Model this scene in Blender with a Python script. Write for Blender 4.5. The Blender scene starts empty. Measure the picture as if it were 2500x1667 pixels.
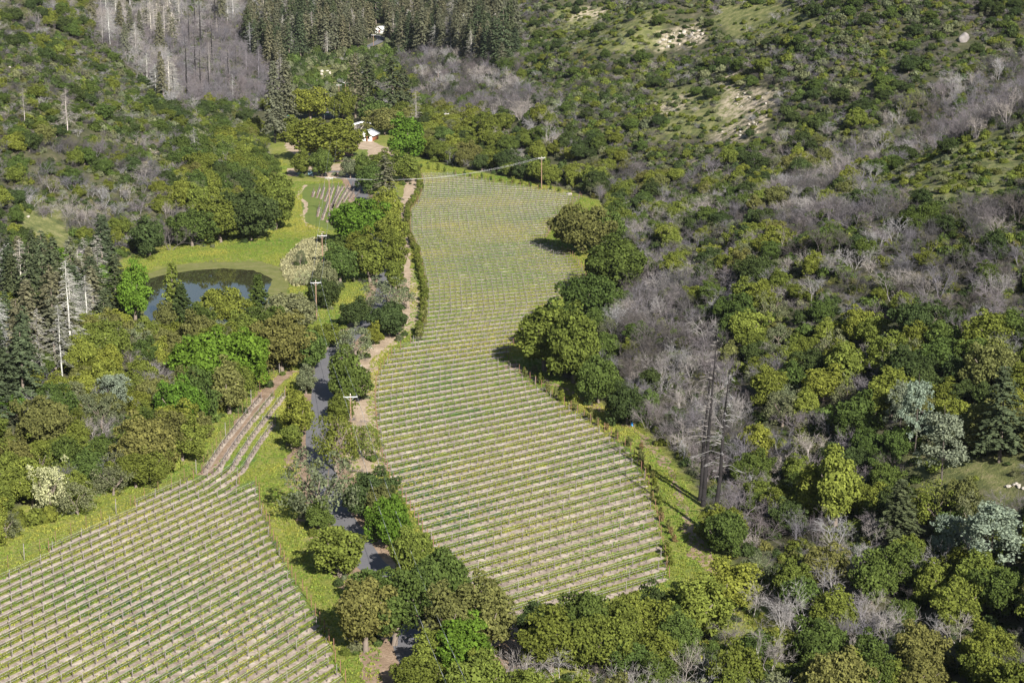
import bpy, math, random
import numpy as np
from mathutils import Vector
from mathutils.geometry import tessellate_polygon

# ------------------------------------------------------------------ camera, sky, sun, exposure
scene = bpy.context.scene
COL = scene.collection
CAMZ = 100.0
PITCH = math.radians(13.53)
F = 4500.0                      # focal length in photo pixels (photo is 2500 x 1667)
cam_data = bpy.data.cameras.new('camera')
cam_data.sensor_width = 36.0
cam_data.lens = F / 2500.0 * 36.0
cam_data.clip_start = 1.0
cam_data.clip_end = 20000.0
cam = bpy.data.objects.new('camera', cam_data)
COL.objects.link(cam)
cam.location = (0, 0, CAMZ)
cam.rotation_euler = (math.radians(90) - PITCH, 0, 0)
scene.camera = cam

SUN_EL = math.radians(33)
SH = np.array([-0.40, 0.917])           # direction shadows fall on the ground
sun_to = Vector((0.40 * math.cos(SUN_EL), -0.917 * math.cos(SUN_EL), math.sin(SUN_EL)))
world = bpy.data.worlds.new('World')
scene.world = world
world.use_nodes = True
wn = world.node_tree
bg = wn.nodes['Background']
sky = wn.nodes.new('ShaderNodeTexSky')
sky.sky_type = 'NISHITA'
sky.sun_disc = False
sky.sun_elevation = SUN_EL
sky.sun_rotation = math.atan2(sun_to.x, sun_to.y)
wn.links.new(sky.outputs[0], bg.inputs[0])
bg.inputs[1].default_value = 0.05
sl = bpy.data.lights.new('sun', 'SUN')
sl.energy = 5.0
sl.angle = math.radians(0.5)
sl.color = (1.0, 0.955, 0.88)
sun = bpy.data.objects.new('sun', sl)
COL.objects.link(sun)
sun.rotation_euler = sun_to.to_track_quat('Z', 'Y').to_euler()
sun.location = (0, 0, 300)
vs = scene.view_settings
vs.view_transform = 'Standard'
vs.look = 'None'
vs.gamma = 1.0
vs.exposure = 1.0
vs.use_curve_mapping = False

rng = np.random.default_rng(7)
random.seed(7)

# ------------------------------------------------------------------ pixel <-> world
CP, SP = math.cos(PITCH), math.sin(PITCH)

def project(x, y, z):
    """world point -> photo pixel, depth"""
    x = np.asarray(x, float); y = np.asarray(y, float); z = np.asarray(z, float) - CAMZ
    d = y * CP - z * SP
    u = y * SP + z * CP
    return 1250 + F * x / d, 833.5 - F * u / d, d

def rays(px, py):
    a = (np.asarray(px, float) - 1250) / F
    b = -(np.asarray(py, float) - 833.5) / F
    return a, CP + b * SP, -SP + b * CP

def flat(px, py, z=0.0):
    dx, dy, dz = rays(px, py)
    t = (z - CAMZ) / dz
    return dx * t, dy * t

# ------------------------------------------------------------------ terrain
def edge_fn(pts, extra_lo=(), extra_hi=()):
    p = np.array(pts, float)
    X, Y = flat(p[:, 0], p[:, 1])
    o = np.argsort(Y)
    X, Y = X[o], Y[o]
    lo = np.array(extra_lo, float).reshape(-1, 2)
    hi = np.array(extra_hi, float).reshape(-1, 2)
    return np.concatenate([lo[:, 1], Y, hi[:, 1]]), np.concatenate([lo[:, 0], X, hi[:, 0]])

LY, LX = edge_fn([(-150, 1360), (0, 1285), (200, 1190), (420, 1105), (520, 1000), (600, 940), (450, 890), (230, 800), (290, 700),
                  (310, 640), (430, 598), (680, 562), (690, 430), (640, 330)],
                 [(-120, -400), (-95, 150)], [(-128, 900), (-120, 1050), (-112, 1300), (-200, 2600)])
RY, RX = edge_fn([(1990, 1667), (1780, 1450), (1690, 1300), (1650, 1180), (1545, 1050), (1340, 925), (1300, 870), (1420, 760),
                  (1455, 650), (1440, 600), (1480, 545), (1445, 492), (1330, 455), (1090, 408), (990, 380), (950, 335)],
                 [(60, -400), (45, 150)], [(-62, 900), (-75, 1050), (-72, 1300), (0, 2600)])

def sstep(a, b, x):
    t = np.clip((x - a) / (b - a), 0, 1)
    return t * t * (3 - 2 * t)

def vnoise(x, y, seed=0):
    """smooth sum-of-sines noise, roughly -1..1"""
    r = np.random.default_rng(1000 + seed)
    s = 0
    for k in range(7):
        a = r.uniform(0, 6.283); w = r.uniform(0.6, 1.7)
        s = s + np.sin((x * math.cos(a) + y * math.sin(a)) * w + r.uniform(0, 6.283))
    return s / 3.2

def ramp(w, w0=22.0):
    w = np.maximum(w, 0)
    return np.where(w < w0, w * w / (2 * w0), w - w0 / 2)

def side_w(X, Y):
    wl = np.interp(Y, LY, LX) - X
    wr = X - np.interp(Y, RY, RX)
    return wl, wr

def height(X, Y):
    X = np.asarray(X, float); Y = np.asarray(Y, float)
    wl, wr = side_w(X, Y)
    zf = 0.062 * ramp(Y - 815, 60) + 0.10 * ramp(Y - 1260, 120)
    zl = (0.40 + 0.10 * sstep(535, 620, Y) * sstep(1050, 880, Y)) * ramp(wl, 14)
    near = 1 - 0.45 * sstep(420, 260, Y)
    zr = 0.42 * near * ramp(wr, 26)
    amt = sstep(6, 70, np.maximum(wl, wr))
    spur = 9 * np.sin((Y * 0.85 - wr * 0.55 - 455) / 26.0) * sstep(40, 120, wr) * sstep(380, 480, Y)
    spurl = 6 * np.sin((Y * 0.8 - wl * 0.5 - 240) / 30.0) * sstep(30, 90, wl)
    nz = 4.0 * vnoise(X / 30, Y / 30, 1) + 1.3 * vnoise(X / 11, Y / 11, 2)
    z = zf + zl + zr + amt * nz + spur + spurl
    return 260 * np.tanh(np.maximum(z, 0) / 260)

def hit(px, py):
    """photo pixel -> point on the terrain"""
    px = np.atleast_1d(np.asarray(px, float)); py = np.atleast_1d(np.asarray(py, float))
    dx, dy, dz = rays(px, py)
    t = np.full(px.shape, 180.0); done = np.zeros(px.shape, bool)
    for i in range(1400):
        g = (CAMZ + dz * t) - height(dx * t, dy * t)
        done |= g <= 0
        if done.all(): break
        t = np.where(done, t, t + np.clip(g * 0.7, 0.15, 12))
    return dx * t, dy * t, height(dx * t, dy * t)

def poly_in(px, py, poly):
    px = np.asarray(px, float); py = np.asarray(py, float)
    c = np.zeros(px.shape, bool)
    n = len(poly)
    for i in range(n):
        x1, y1 = poly[i]; x2, y2 = poly[(i + 1) % n]
        if y1 == y2: continue
        c ^= ((y1 > py) != (y2 > py)) & (px < (x2 - x1) * (py - y1) / (y2 - y1) + x1)
    return c

# ------------------------------------------------------------------ helpers for objects
def tag(o, label=None, cat=None, group=None, kind=None):
    if label: o['label'] = label
    if cat: o['category'] = cat
    if group: o['group'] = group
    if kind: o['kind'] = kind
    return o

def mesh_np(name, V, Q=None, T=None, mat=None, smooth=False):
    """mesh from numpy quads and triangles"""
    m = bpy.data.meshes.new(name)
    V = np.asarray(V, np.float32).reshape(-1, 3)
    Q = np.zeros((0, 4), np.int32) if Q is None or len(Q) == 0 else np.asarray(Q, np.int32)
    T = np.zeros((0, 3), np.int32) if T is None or len(T) == 0 else np.asarray(T, np.int32)
    m.vertices.add(len(V)); m.vertices.foreach_set('co', V.ravel())
    m.loops.add(Q.size + T.size)
    m.loops.foreach_set('vertex_index', np.concatenate([Q.ravel(), T.ravel()]))
    m.polygons.add(len(Q) + len(T))
    ls = np.concatenate([np.arange(len(Q)) * 4, Q.size + np.arange(len(T)) * 3]).astype(np.int32)
    m.polygons.foreach_set('loop_start', ls)
    if smooth: m.polygons.foreach_set('use_smooth', np.ones(len(ls), bool))
    m.update(calc_edges=True)
    if mat: m.materials.append(mat)
    return m

def link(name, data, parent=None, loc=None, rotz=0.0, scale=None):
    o = bpy.data.objects.new(name, data)
    COL.objects.link(o)
    if parent: o.parent = parent
    if loc is not None: o.location = loc
    if rotz: o.rotation_euler = (0, 0, rotz)
    if scale is not None: o.scale = scale
    return o

class MB:
    """collects boxes, bars and quads into one mesh"""
    def __init__(s): s.v = []; s.q = []; s.t = []; s.n = 0
    def add(s, V, Q=(), T=()):
        V = np.asarray(V, float).reshape(-1, 3)
        s.v.append(V)
        if len(Q): s.q.append(np.asarray(Q) + s.n)
        if len(T): s.t.append(np.asarray(T) + s.n)
        s.n += len(V)
    def box(s, x0, x1, y0, y1, z0, z1):
        V = [(x, y, z) for z in (z0, z1) for y in (y0, y1) for x in (x0, x1)]
        s.add(V, [(0, 2, 3, 1), (4, 5, 7, 6), (0, 1, 5, 4), (2, 6, 7, 3), (0, 4, 6, 2), (1, 3, 7, 5)])
    def tubes(s, P0, P1, r0, r1, k=3):
        """many tapered tubes at once; P0, P1 (n,3); r0, r1 (n,)"""
        P0 = np.asarray(P0, float).reshape(-1, 3); P1 = np.asarray(P1, float).reshape(-1, 3)
        n = len(P0)
        r0 = np.broadcast_to(r0, (n,)); r1 = np.broadcast_to(r1, (n,))
        d = P1 - P0; d = d / (np.linalg.norm(d, axis=1, keepdims=True) + 1e-9)
        ref = np.where(np.abs(d[:, 2:3]) > 0.9, np.array([[1.0, 0, 0]]), np.array([[0, 0, 1.0]]))
        a = np.cross(d, ref); a /= np.linalg.norm(a, axis=1, keepdims=True) + 1e-9
        b = np.cross(d, a)
        V = np.zeros((n, 2 * k, 3))
        for i in range(k):
            c, q = math.cos(6.28318 * i / k), math.sin(6.28318 * i / k)
            o = a * c + b * q
            V[:, i] = P0 + o * r0[:, None]; V[:, k + i] = P1 + o * r1[:, None]
        f = np.array([(i, (i + 1) % k, k + (i + 1) % k, k + i) for i in range(k)])
        Q = (np.arange(n)[:, None, None] * (2 * k) + f[None]).reshape(-1, 4)
        s.add(V.reshape(-1, 3), Q)
        if k > 3:
            cap = [tuple(k + i for i in range(k))]
            T = np.array([(k, k + i, k + i + 1) for i in range(1, k - 1)])
            T = (np.arange(n)[:, None, None] * (2 * k) + T[None]).reshape(-1, 3)
            s.t.append(T + (s.n - n * 2 * k))
    def path(s, pts, r, k=3):
        p = np.asarray(pts, float)
        r = np.broadcast_to(r, (len(p),))
        s.tubes(p[:-1], p[1:], r[:-1], r[1:], k)
    def mesh(s, name, mat, smooth=False):
        V = np.concatenate(s.v) if s.v else np.zeros((0, 3))
        return mesh_np(name, V, np.concatenate(s.q) if s.q else None, np.concatenate(s.t) if s.t else None, mat, smooth)

# ------------------------------------------------------------------ materials
def new_mat(name):
    m = bpy.data.materials.new(name)
    m.use_nodes = True
    nt = m.node_tree
    for n in list(nt.nodes): nt.nodes.remove(n)
    out = nt.nodes.new('ShaderNodeOutputMaterial')
    return m, nt, out

class NT:
    def __init__(s, nt): s.nt = nt
    def n(s, t, **kw):
        x = s.nt.nodes.new(t)
        for k, v in kw.items(): setattr(x, k, v)
        return x
    def l(s, a, b): s.nt.links.new(a, b)
    def noise(s, scale, detail=4, rough=0.6, vec=None, dist=0.0):
        x = s.n('ShaderNodeTexNoise')
        x.inputs['Scale'].default_value = scale; x.inputs['Detail'].default_value = detail
        x.inputs['Roughness'].default_value = rough; x.inputs['Distortion'].default_value = dist
        if vec is not None: s.l(vec, x.inputs['Vector'])
        return x.outputs[0]
    def ramp(s, fac, stops):
        x = s.n('ShaderNodeValToRGB')
        el = x.color_ramp.elements
        while len(el) < len(stops): el.new(0.5)
        for e, (p, c) in zip(el, stops):
            e.position = p; e.color = (*c, 1) if len(c) == 3 else c
        s.l(fac, x.inputs[0])
        return x.outputs[0]
    def mix(s, fac, a, b, mode='MIX'):
        x = s.n('ShaderNodeMix', data_type='RGBA', blend_type=mode)
        for sock, v in ((x.inputs[0], fac), (x.inputs[6], a), (x.inputs[7], b)):
            if hasattr(v, 'is_linked'): s.l(v, sock)
            elif isinstance(v, (int, float)): sock.default_value = v
            else: sock.default_value = (*v, 1)
        return x.outputs[2]
    def math(s, op, a, b=None, c=None):
        x = s.n('ShaderNodeMath', operation=op)
        for i, v in enumerate((a, b, c)):
            if v is None: continue
            if hasattr(v, 'is_linked'): s.l(v, x.inputs[i])
            else: x.inputs[i].default_value = v
        return x.outputs[0]
    def bump(s, h, strength=0.5, dist=0.2):
        x = s.n('ShaderNodeBump')
        x.inputs['Strength'].default_value = strength; x.inputs['Distance'].default_value = dist
        s.l(h, x.inputs['Height'])
        return x.outputs[0]
    def pos(s):
        return s.n('ShaderNodeNewGeometry').outputs['Position']

def diffuse_out(g, out, col, bump=None, rough=0.9):
    b = g.n('ShaderNodeBsdfPrincipled')
    b.inputs['Roughness'].default_value = rough
    b.inputs['Specular IOR Level'].default_value = 0.2
    if hasattr(col, 'is_linked'): g.l(col, b.inputs['Base Color'])
    else: b.inputs['Base Color'].default_value = (*col, 1)
    if bump is not None: g.l(bump, b.inputs['Normal'])
    g.l(b.outputs[0], out.inputs[0])
    return b

def foliage_mat(name, transl=0.2, var=0.6):
    m, nt, out = new_mat(name); g = NT(nt)
    at = g.n('ShaderNodeAttribute', attribute_type='INSTANCER', attribute_name='tint')
    isl = g.n('ShaderNodeNewGeometry').outputs['Random Per Island']
    tc = g.n('ShaderNodeTexCoord').outputs['Object']
    v = g.math('MULTIPLY_ADD', isl, var, 1 - var / 2)
    nz = g.math('MULTIPLY_ADD', g.noise(0.55, 2, 0.5, tc), 0.9, 0.55)
    k = g.math('MULTIPLY', v, nz)
    col = g.mix(1.0, at.outputs['Color'], k, 'MULTIPLY')
    # a few leaves yellower than the rest
    col = g.mix(g.math('MULTIPLY', isl, 0.3), col, g.mix(1.0, col, (1.25, 1.12, 0.85), 'MULTIPLY'))
    d = g.n('ShaderNodeBsdfDiffuse'); t = g.n('ShaderNodeBsdfTranslucent')
    g.l(col, d.inputs[0]); g.l(g.mix(1.0, col, (1.2, 1.25, 0.7), 'MULTIPLY'), t.inputs[0])
    mx = g.n('ShaderNodeMixShader'); mx.inputs[0].default_value = transl
    g.l(d.outputs[0], mx.inputs[1]); g.l(t.outputs[0], mx.inputs[2])
    g.l(mx.outputs[0], out.inputs[0])
    return m

def bark_mat(name):
    m, nt, out = new_mat(name); g = NT(nt)
    at = g.n('ShaderNodeAttribute', attribute_type='INSTANCER', attribute_name='tint')
    tc = g.n('ShaderNodeTexCoord').outputs['Object']
    isl = g.n('ShaderNodeNewGeometry').outputs['Random Per Island']
    k = g.math('MULTIPLY', g.math('MULTIPLY_ADD', g.noise(1.4, 4, 0.65, tc), 0.9, 0.55), g.math('MULTIPLY_ADD', isl, 0.5, 0.75))
    col = g.mix(1.0, at.outputs['Color'], k, 'MULTIPLY')
    diffuse_out(g, out, col)
    return m

M_LEAF = foliage_mat('leaf_foliage')
M_NEEDLE = foliage_mat('needle_foliage', 0.15, 0.5)
M_BARK = bark_mat('bark')

def plain(name, c1, c2, scale=3.0, rough=0.85, metallic=0.0, bump=0.0):
    m, nt, out = new_mat(name); g = NT(nt)
    tc = g.n('ShaderNodeTexCoord').outputs['Object']
    nz = g.noise(scale, 5, 0.65, tc)
    col = g.ramp(nz, [(0.3, c1), (0.7, c2)])
    b = diffuse_out(g, out, col, g.bump(nz, bump, 0.3) if bump else None, rough)
    b.inputs['Metallic'].default_value = metallic
    return m

def terrain_mat():
    m, nt, out = new_mat('hillside_and_meadow'); g = NT(nt)
    p = g.pos()
    hill = g.n('ShaderNodeAttribute', attribute_name='hill').outputs['Fac']
    grs = g.n('ShaderNodeAttribute', attribute_name='grassy').outputs['Fac']
    rck = g.n('ShaderNodeAttribute', attribute_name='rocky').outputs['Fac']
    big = g.noise(0.035, 5, 0.6, p); mid = g.noise(0.3, 5, 0.65, p); fine = g.noise(2.2, 4, 0.7, p)
    meadow = g.ramp(g.math('MULTIPLY_ADD', mid, 0.55, g.math('MULTIPLY', big, 0.45)),
                    [(0.34, (0.11, 0.155, 0.03)), (0.45, (0.185, 0.215, 0.042)), (0.54, (0.25, 0.255, 0.06)), (0.66, (0.36, 0.315, 0.13))])
    meadow = g.mix(g.ramp(fine, [(0.35, (0,) * 3), (0.7, (1,) * 3)]), g.mix(1.0, meadow, (1.15, 1.12, 1.1), 'MULTIPLY'), g.mix(1.0, meadow, (0.42, 0.52, 0.4), 'MULTIPLY'))
    scrub = g.ramp(mid, [(0.30, (0.045, 0.055, 0.024)), (0.48, (0.085, 0.085, 0.042)), (0.58, (0.105, 0.098, 0.055)), (0.74, (0.18, 0.155, 0.10))])
    scrub = g.mix(g.math('MULTIPLY', fine, 0.7), scrub, g.mix(1.0, scrub, (0.45, 0.5, 0.45), 'MULTIPLY'))
    hg = g.ramp(g.math('MULTIPLY_ADD', fine, 0.4, g.math('MULTIPLY', mid, 0.6)),
                [(0.35, (0.075, 0.10, 0.03)), (0.5, (0.14, 0.155, 0.05)), (0.66, (0.27, 0.23, 0.125))])
    rock = g.ramp(mid, [(0.35, (0.26, 0.22, 0.15)), (0.6, (0.46, 0.39, 0.29))])
    c = g.mix(g.math('MULTIPLY', grs, g.ramp(mid, [(0.3, (0.4,) * 3), (0.55, (1.0,) * 3)])), scrub, hg)
    c = g.mix(g.math('MULTIPLY', rck, g.ramp(g.noise(0.45, 5, 0.7, p), [(0.42, (0,) * 3), (0.56, (1,) * 3)])), c, rock)
    hm = g.ramp(g.math('ADD', hill, g.math('MULTIPLY_ADD', mid, 0.5, -0.25)), [(0.35, (0,) * 3), (0.65, (1,) * 3)])
    c = g.mix(hm, meadow, c)
    diffuse_out(g, out, c, g.bump(g.math('ADD', fine, mid), 0.7, 0.5))
    return m

def ground_mat(name, stops, s1=0.25, s2=2.5, dark=(0.55, 0.6, 0.55), bump=0.5, fine_amt=0.7):
    m, nt, out = new_mat(name); g = NT(nt)
    p = g.pos()
    a = g.noise(s1, 5, 0.65, p); b = g.noise(s2, 5, 0.7, p)
    c = g.ramp(g.math('MULTIPLY_ADD', a, 0.6, g.math('MULTIPLY', b, 0.4)), stops)
    c = g.mix(g.math('MULTIPLY', g.noise(s2 * 2.1, 3, 0.7, p), fine_amt), c, g.mix(1.0, c, dark, 'MULTIPLY'))
    diffuse_out(g, out, c, g.bump(b, bump, 0.25))
    return m

M_TERRAIN = terrain_mat()
M_DIRT = ground_mat('pale_dirt', [(0.33, (0.25, 0.19, 0.13)), (0.5, (0.42, 0.33, 0.235)), (0.66, (0.60, 0.49, 0.37))], 0.35, 2.2, (0.62, 0.58, 0.55))
M_LITTER = ground_mat('leaf_litter', [(0.33, (0.16, 0.11, 0.075)), (0.5, (0.31, 0.225, 0.155)), (0.66, (0.45, 0.34, 0.25))], 0.4, 2.4, (0.5, 0.45, 0.42))
M_SOIL = ground_mat('mulched_soil', [(0.34, (0.20, 0.155, 0.125)), (0.46, (0.31, 0.25, 0.20)), (0.55, (0.46, 0.385, 0.31)), (0.66, (0.66, 0.58, 0.46))], 0.30, 1.7, (0.55, 0.52, 0.54), 0.6, 0.6)
M_ASPHALT = ground_mat('asphalt', [(0.3, (0.115, 0.115, 0.125)), (0.7, (0.165, 0.16, 0.168))], 0.2, 3.0, (0.8, 0.8, 0.8), 0.1, 0.4)
M_MUD = ground_mat('muddy_bank', [(0.33, (0.10, 0.115, 0.035)), (0.5, (0.18, 0.185, 0.055)), (0.66, (0.25, 0.22, 0.11))], 0.3, 1.6)
M_REED = ground_mat('dry_reeds', [(0.33, (0.12, 0.15, 0.05)), (0.5, (0.24, 0.25, 0.12)), (0.66, (0.38, 0.36, 0.23))], 0.5, 2.6)
M_MULCH = ground_mat('red_mulch', [(0.3, (0.055, 0.025, 0.018)), (0.7, (0.13, 0.06, 0.045))], 0.5, 3.0)

def cover_mat():
    m, nt, out = new_mat('cover_crop_grass'); g = NT(nt)
    p = g.pos()
    big = g.noise(0.028, 4, 0.55, p, 0.6); mid = g.noise(0.35, 5, 0.65, p); fine = g.noise(3.0, 4, 0.7, p)
    c = g.ramp(g.math('MULTIPLY_ADD', mid, 0.35, g.math('MULTIPLY', big, 0.65)),
               [(0.37, (0.075, 0.15, 0.034)), (0.45, (0.15, 0.205, 0.038)), (0.53, (0.23, 0.245, 0.05)), (0.66, (0.33, 0.30, 0.11))])
    c = g.mix(g.math('MULTIPLY', fine, 0.75), c, g.mix(1.0, c, (0.5, 0.6, 0.45), 'MULTIPLY'))
    diffuse_out(g, out, c, g.bump(fine, 0.8, 0.3))
    return m
M_COVER = cover_mat()

def water_mat():
    m, nt, out = new_mat('pond_water'); g = NT(nt)
    b = g.n('ShaderNodeBsdfPrincipled')
    b.inputs['Base Color'].default_value = (0.035, 0.034, 0.017, 1)
    b.inputs['Roughness'].default_value = 0.03
    b.inputs['IOR'].default_value = 1.33
    b.inputs['Specular IOR Level'].default_value = 0.9
    g.l(g.bump(g.noise(0.7, 3, 0.5, g.pos()), 0.06, 0.05), b.inputs['Normal'])
    g.l(b.outputs[0], out.inputs[0])
    return m
M_WATER = water_mat()

M_WOOD = plain('weathered_pole_wood', (0.16, 0.10, 0.065), (0.27, 0.18, 0.12), 2.0)
M_POSTGREY = plain('grey_trellis_metal', (0.16, 0.14, 0.13), (0.30, 0.27, 0.25), 3.0, 0.6)
M_POSTRED = plain('rusty_end_post', (0.14, 0.07, 0.05), (0.24, 0.13, 0.09), 3.0, 0.8)
M_WIRE = plain('aluminium_wire', (0.62, 0.62, 0.62), (0.78, 0.78, 0.78), 1.0, 0.4)
M_VINEWOOD = plain('vine_wood', (0.045, 0.032, 0.026), (0.13, 0.10, 0.085), 5.0)
M_CORDON = plain('vine_cordon_wood', (0.045, 0.036, 0.032), (0.15, 0.125, 0.11), 1.2)
M_WHITEPAINT = plain('white_paint', (0.70, 0.69, 0.66), (0.82, 0.81, 0.78), 2.0, 0.6)
M_METALROOF = plain('pale_metal_roof', (0.50, 0.52, 0.55), (0.66, 0.68, 0.70), 1.0, 0.45)
M_REDWOOD = plain('red_brown_boards', (0.17, 0.06, 0.035), (0.28, 0.11, 0.06), 2.0)
M_GLASS = plain('dark_window_glass', (0.01, 0.012, 0.015), (0.02, 0.022, 0.026), 1.0, 0.1)
M_TAN = plain('tan_stucco', (0.50, 0.43, 0.36), (0.62, 0.55, 0.47), 1.5)
M_TEAL = plain('teal_tarp', (0.03, 0.13, 0.13), (0.06, 0.20, 0.19), 1.0, 0.5)
M_BLUE = plain('pale_blue_panel', (0.20, 0.34, 0.44), (0.30, 0.46, 0.55), 1.0, 0.5)
M_BRIGHTBLUE = plain('bright_blue_plastic', (0.03, 0.18, 0.50), (0.05, 0.28, 0.62), 1.0, 0.4)
M_ROCK = plain('pale_granite', (0.27, 0.24, 0.20), (0.50, 0.46, 0.40), 0.9, 0.9, 0, 0.8)
M_ROCKGREY = plain('grey_boulder_stone', (0.14, 0.125, 0.12), (0.40, 0.36, 0.34), 0.5, 0.9, 0, 0.8)

# ------------------------------------------------------------------ terrain sheet
def build_terrain():
    xs = np.concatenate([np.array([-9000, -5000, -2500, -1500, -1000, -750, -600, -500]), np.arange(-440, 441, 4.0),
                         np.array([500, 600, 750, 1000, 1500, 2500, 5000, 9000])])
    ys = np.concatenate([np.array([-6000, -3000, -1500, -700, -300, -100, 0, 60, 110]), np.arange(150, 1441, 4.0),
                         np.array([1470, 1510, 1560, 1620, 1700, 1800, 1950, 2150, 2400, 3000, 4500, 9000])])
    X, Y = np.meshgrid(xs, ys)
    Z = height(X, Y)
    nx, ny = len(xs), len(ys)
    idx = np.arange(nx * ny).reshape(ny, nx)
    Q = np.stack([idx[:-1, :-1], idx[:-1, 1:], idx[1:, 1:], idx[1:, :-1]], -1).reshape(-1, 4)
    me = mesh_np('ground', np.stack([X, Y, Z], -1).reshape(-1, 3), Q, None, M_TERRAIN, True)
    wl, wr = side_w(X, Y)
    hillv = sstep(0, 7, np.maximum(wl, wr)) 
    hillv = np.maximum(hillv, sstep(810, 850, Y))
    px, py, d = project(X, Y, Z)
    grass = np.zeros_like(X); rock = np.zeros_like(X)
    for p in GRASSY: grass = np.maximum(grass, poly_in(px, py, p).astype(float))
    for p in ROCKY: rock = np.maximum(rock, poly_in(px, py, p).astype(float))
    ok = (d > 50)
    for nm, arr in (('hill', hillv), ('grassy', grass * ok), ('rocky', rock * ok)):
        a = me.attributes.new(nm, 'FLOAT', 'POINT')
        a.data.foreach_set('value', arr.ravel().astype(np.float32))
    tag(link('ground', me), 'valley floor meadow rising into brushy hillsides on both sides', 'ground', kind='structure')

GRASSY = [[(40, 500), (160, 515), (180, 595), (80, 605), (35, 560)],
          [(2100, 440), (2280, 345), (2500, 290), (2500, 480), (2260, 490)],
          [(1760, 10), (1950, -10), (2010, 60), (1800, 105), (1740, 60)],
          [(1600, 215), (1800, 200), (1810, 320), (1590, 340)],
          [(690, 150), (960, 95), (1010, 150), (900, 205), (770, 250), (690, 200)],
          [(2190, 1090), (2500, 1090), (2500, 1230), (2230, 1190)],
          [(150, 210), (200, 215), (195, 260), (140, 250)], [(265, 50), (300, 60), (295, 95), (255, 85)],
          [(1350, 20), (1600, 20), (1650, 120), (1400, 130)]]
ROCKY = [[(1600, 75), (1720, 55), (1740, 105), (1600, 125)], [(1760, 215), (1890, 215), (1900, 290), (1760, 290)],
         [(1740, 140), (1800, 145), (1830, 215), (1760, 215)], [(1750, 300), (1860, 290), (1850, 345), (1750, 345)],
         [(1650, 390), (1760, 380), (1770, 450), (1650, 455)], [(330, 355), (450, 355), (450, 395), (330, 395)],
         [(1400, 20), (1500, 15), (1500, 50), (1400, 50)], [(1590, 250), (1690, 230), (1690, 260), (1600, 290)],
         [(1380, 465), (1420, 470), (1410, 490), (1370, 485)]]
build_terrain()

# ------------------------------------------------------------------ flat sheets laid on the valley floor
def roughen(P, step, jit, seed):
    """densify a closed world polygon and make its edge uneven"""
    out = []
    n = len(P)
    for i in range(n):
        a = np.array(P[i]); b = np.array(P[(i + 1) % n])
        k = max(1, int(np.linalg.norm(b - a) / step))
        for j in range(k): out.append(a + (b - a) * j / k)
    out = np.array(out)
    out[:, 0] += jit * (vnoise(out[:, 0] / 2.1, out[:, 1] / 2.1, seed) + 0.5 * vnoise(out[:, 0] / 0.7, out[:, 1] / 0.7, seed + 1))
    out[:, 1] += jit * 2 * (vnoise(out[:, 0] / 2.3, out[:, 1] / 2.3, seed + 2) + 0.5 * vnoise(out[:, 0] / 0.8, out[:, 1] / 0.8, seed + 3))
    return out

def sheet(name, px, z, mat, label, cat, jit=0.35, step=1.2, seed=0, parent=None):
    p = np.array(px, float)
    X, Y = flat(p[:, 0], p[:, 1])
    P = roughen(np.stack([X, Y], 1), step, jit, seed + 50)
    T = tessellate_polygon([[Vector((a, b, 0)) for a, b in P]])
    V = np.concatenate([P, np.full((len(P), 1), z)], 1)
    T = np.array(T)
    # every face must look up
    a, b, c = V[T[:, 0]], V[T[:, 1]], V[T[:, 2]]
    cr = (b[:, 0] - a[:, 0]) * (c[:, 1] - a[:, 1]) - (b[:, 1] - a[:, 1]) * (c[:, 0] - a[:, 0])
    T = np.where(cr[:, None] < 0, T[:, ::-1], T)
    o = link(name, mesh_np(name, V, None, T, mat), parent)
    if parent is None: tag(o, label, cat, kind='structure')
    return o

def smooth_path(pts, n=12):
    """Catmull-Rom through world points"""
    P = np.array(pts, float)
    P = np.concatenate([[2 * P[0] - P[1]], P, [2 * P[-1] - P[-2]]])
    out = []
    for i in range(1, len(P) - 2):
        p0, p1, p2, p3 = P[i - 1], P[i], P[i + 1], P[i + 2]
        for t in np.linspace(0, 1, n, endpoint=False):
            out.append(0.5 * ((2 * p1) + (-p0 + p2) * t + (2 * p0 - 5 * p1 + 4 * p2 - p3) * t ** 2 + (-p0 + 3 * p1 - 3 * p2 + p3) * t ** 3))
    out.append(P[-2])
    return np.array(out)

def ribbon(name, px, width, z, mat, label, cat, jit=0.1, seed=0, drape=False, n=14):
    p = np.array(px, float)
    if drape:
        X, Y, Z = hit(p[:, 0], p[:, 1])
    else:
        X, Y = flat(p[:, 0], p[:, 1])
    C = smooth_path(np.stack([X, Y], 1), n)
    T = np.gradient(C, axis=0); T /= np.linalg.norm(T, axis=1, keepdims=True) + 1e-9
    N = np.stack([-T[:, 1], T[:, 0]], 1)
    w = np.interp(np.linspace(0, 1, len(C)), np.linspace(0, 1, len(np.atleast_1d(width))), np.atleast_1d(width)) / 2
    L = C + N * (w + jit * vnoise(C[:, 0] / 1.3, C[:, 1] / 1.3, seed))[:, None]
    R = C - N * (w + jit * vnoise(C[:, 0] / 1.3, C[:, 1] / 1.3, seed + 9))[:, None]
    zl = height(L[:, 0], L[:, 1]) + z if drape else np.full(len(C), z)
    zr = height(R[:, 0], R[:, 1]) + z if drape else np.full(len(C), z)
    V = np.concatenate([np.column_stack([L, zl]), np.column_stack([R, zr])])
    k = len(C); i = np.arange(k - 1)
    Q = np.stack([i, i + k, i + k + 1, i + 1], 1)
    o = link(name, mesh_np(name, V, Q, None, mat))
    tag(o, label, cat, kind='structure')
    return o

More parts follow.
